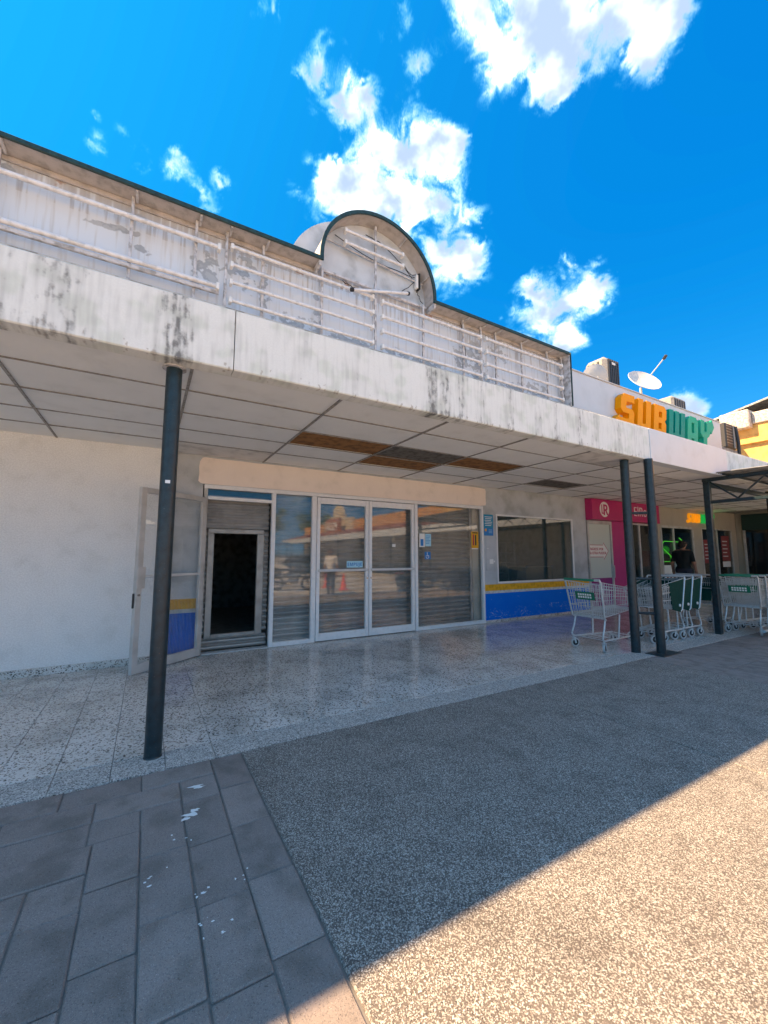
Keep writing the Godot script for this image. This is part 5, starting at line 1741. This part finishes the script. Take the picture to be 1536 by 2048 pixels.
func make_motorbike(label: String, at: Vector3, turn: float, paint: Material) -> void:
	var c := thing("motorcycle", label, "motorcycle", at, "motorcycles parked on the plaza ground")
	c.rotation.y = turn
	for x in [-.62, .66]:
		var w := MB.new()
		var pts := []
		for i in 25:
			pts.append(Vector3(x + cos(TAU * i / 24.0) * .25, .30 + sin(TAU * i / 24.0) * .25, 0))
		w.tube(pts, .05, 8, false)
		var o := part(w, "wheel", M.rubber, c)
		var h := MB.new()
		for i in 8:
			h.tube([Vector3(x, .30, 0), Vector3(x + cos(TAU * i / 8.0) * .22, .30 + sin(TAU * i / 8.0) * .22, 0)], .008, 5)
		part(h, "spokes", M.chrome, o)
	var t := MB.new()
	t.ellipsoid(Vector3(.12, .86, 0), Vector3(.28, .13, .13), 16, 10)
	part(t, "tank", paint, c)
	slab("seat", M.rubber, c, Vector3(-.70, .80, -.12), Vector3(-.10, .90, .12), .04)
	slab("engine", M.chrome, c, Vector3(-.15, .32, -.14), Vector3(.28, .66, .14), .05)
	for s in [-1.0, 1.0]:
		pipe("fork", M.chrome, c, [Vector3(.66, .30, .09 * s), Vector3(.42, 1.02, .09 * s)], .022, 8)
		pipe("frame_tube", M.bike_black, c, [Vector3(-.62, .30, .09 * s), Vector3(-.1, .40, .1 * s), Vector3(.2, .42, .1 * s), Vector3(.45, .85, .04 * s)], .02, 8)
	pipe("handlebar", M.bike_black, c, [Vector3(.36, 1.10, -.36), Vector3(.43, 1.05, -.12), Vector3(.43, 1.05, .12), Vector3(.36, 1.10, .36)], .015, 8)
	var l := MB.new()
	l.ellipsoid(Vector3(.50, .93, 0), Vector3(.08, .09, .09), 14, 8)
	part(l, "headlamp", M.chrome, c)
	pipe("exhaust", M.chrome, c, [Vector3(.1, .30, .15), Vector3(-.3, .27, .17), Vector3(-.85, .38, .18)], .04, 8)
	slab("mudguard", paint, c, Vector3(-.95, .62, -.07), Vector3(-.45, .68, .07), .02)

func make_tree(at: Vector3, height: float, spread: float, seed_: int) -> void:
	var t := thing("tree", "taller leafy green tree beyond the end of the plaza wing" if height > 9 else "lower leafy green tree behind the end of the plaza wing", "tree", at, "trees beyond the plaza wing")
	rng.seed = 100 + seed_
	var b := MB.new()
	b.tube([Vector3.ZERO, Vector3(.1, height * .25, .05), Vector3(-.05, height * .5, .1), Vector3(.05, height * .75, 0)], .24, 9, true, .07)
	var tips := []
	for i in 9:
		var a := TAU * i / 9.0 + rng.randf_range(-.3, .3)
		var y := height * rng.randf_range(.32, .55)
		var e := Vector3(cos(a) * spread * rng.randf_range(.5, .85), height * rng.randf_range(.6, .88), sin(a) * spread * rng.randf_range(.5, .85))
		b.tube([Vector3(0, y, 0), Vector3(0, y, 0).lerp(e, .5) + Vector3(0, .25, 0), e], .08, 6, true, .02)
		tips.append(e)
		tips.append(Vector3(0, y, 0).lerp(e, .6) + Vector3(0, .5, 0))
	tips.append(Vector3(0, height * .9, 0))
	part(b, "trunk", M.bark, t)
	var l := MB.new()
	for c in tips:
		var rad := rng.randf_range(.8, 1.35)
		for i in 170:
			var d := Vector3(rng.randfn(), rng.randfn(), rng.randfn()).normalized() * rad * pow(rng.randf(), .45)
			var p: Vector3 = c + d * Vector3(1.1, .8, 1.1)
			var u := Vector3(rng.randfn(), rng.randfn(), rng.randfn()).normalized()
			var w := u.cross(Vector3(rng.randfn(), rng.randfn(), rng.randfn())).normalized()
			var s := rng.randf_range(.10, .18)
			l.face([p - u * s, p + w * s * .5, p + u * s, p - w * s * .5], Vector3.UP)
	part(l, "crown", M.leaf, t)

# ---------------------------------------------------------------- build
func _ready() -> void:
	make_light()
	make_materials()
	make_ground()
	make_canopy()
	make_sign_frame()
	make_building()
	make_storefront()
	make_shutters()
	make_window()
	make_pink_shop()
	make_sandwich_shop()
	make_wing()
	make_roof_things()
	make_shelter()
	make_carts()
	make_person("person in a black T-shirt and glasses standing before the beige sandwich shop", Vector3(11.9, 0, -5.25), .12, Color(.006, .008, .010), Color(.02, .025, .04))
	make_mirrored()
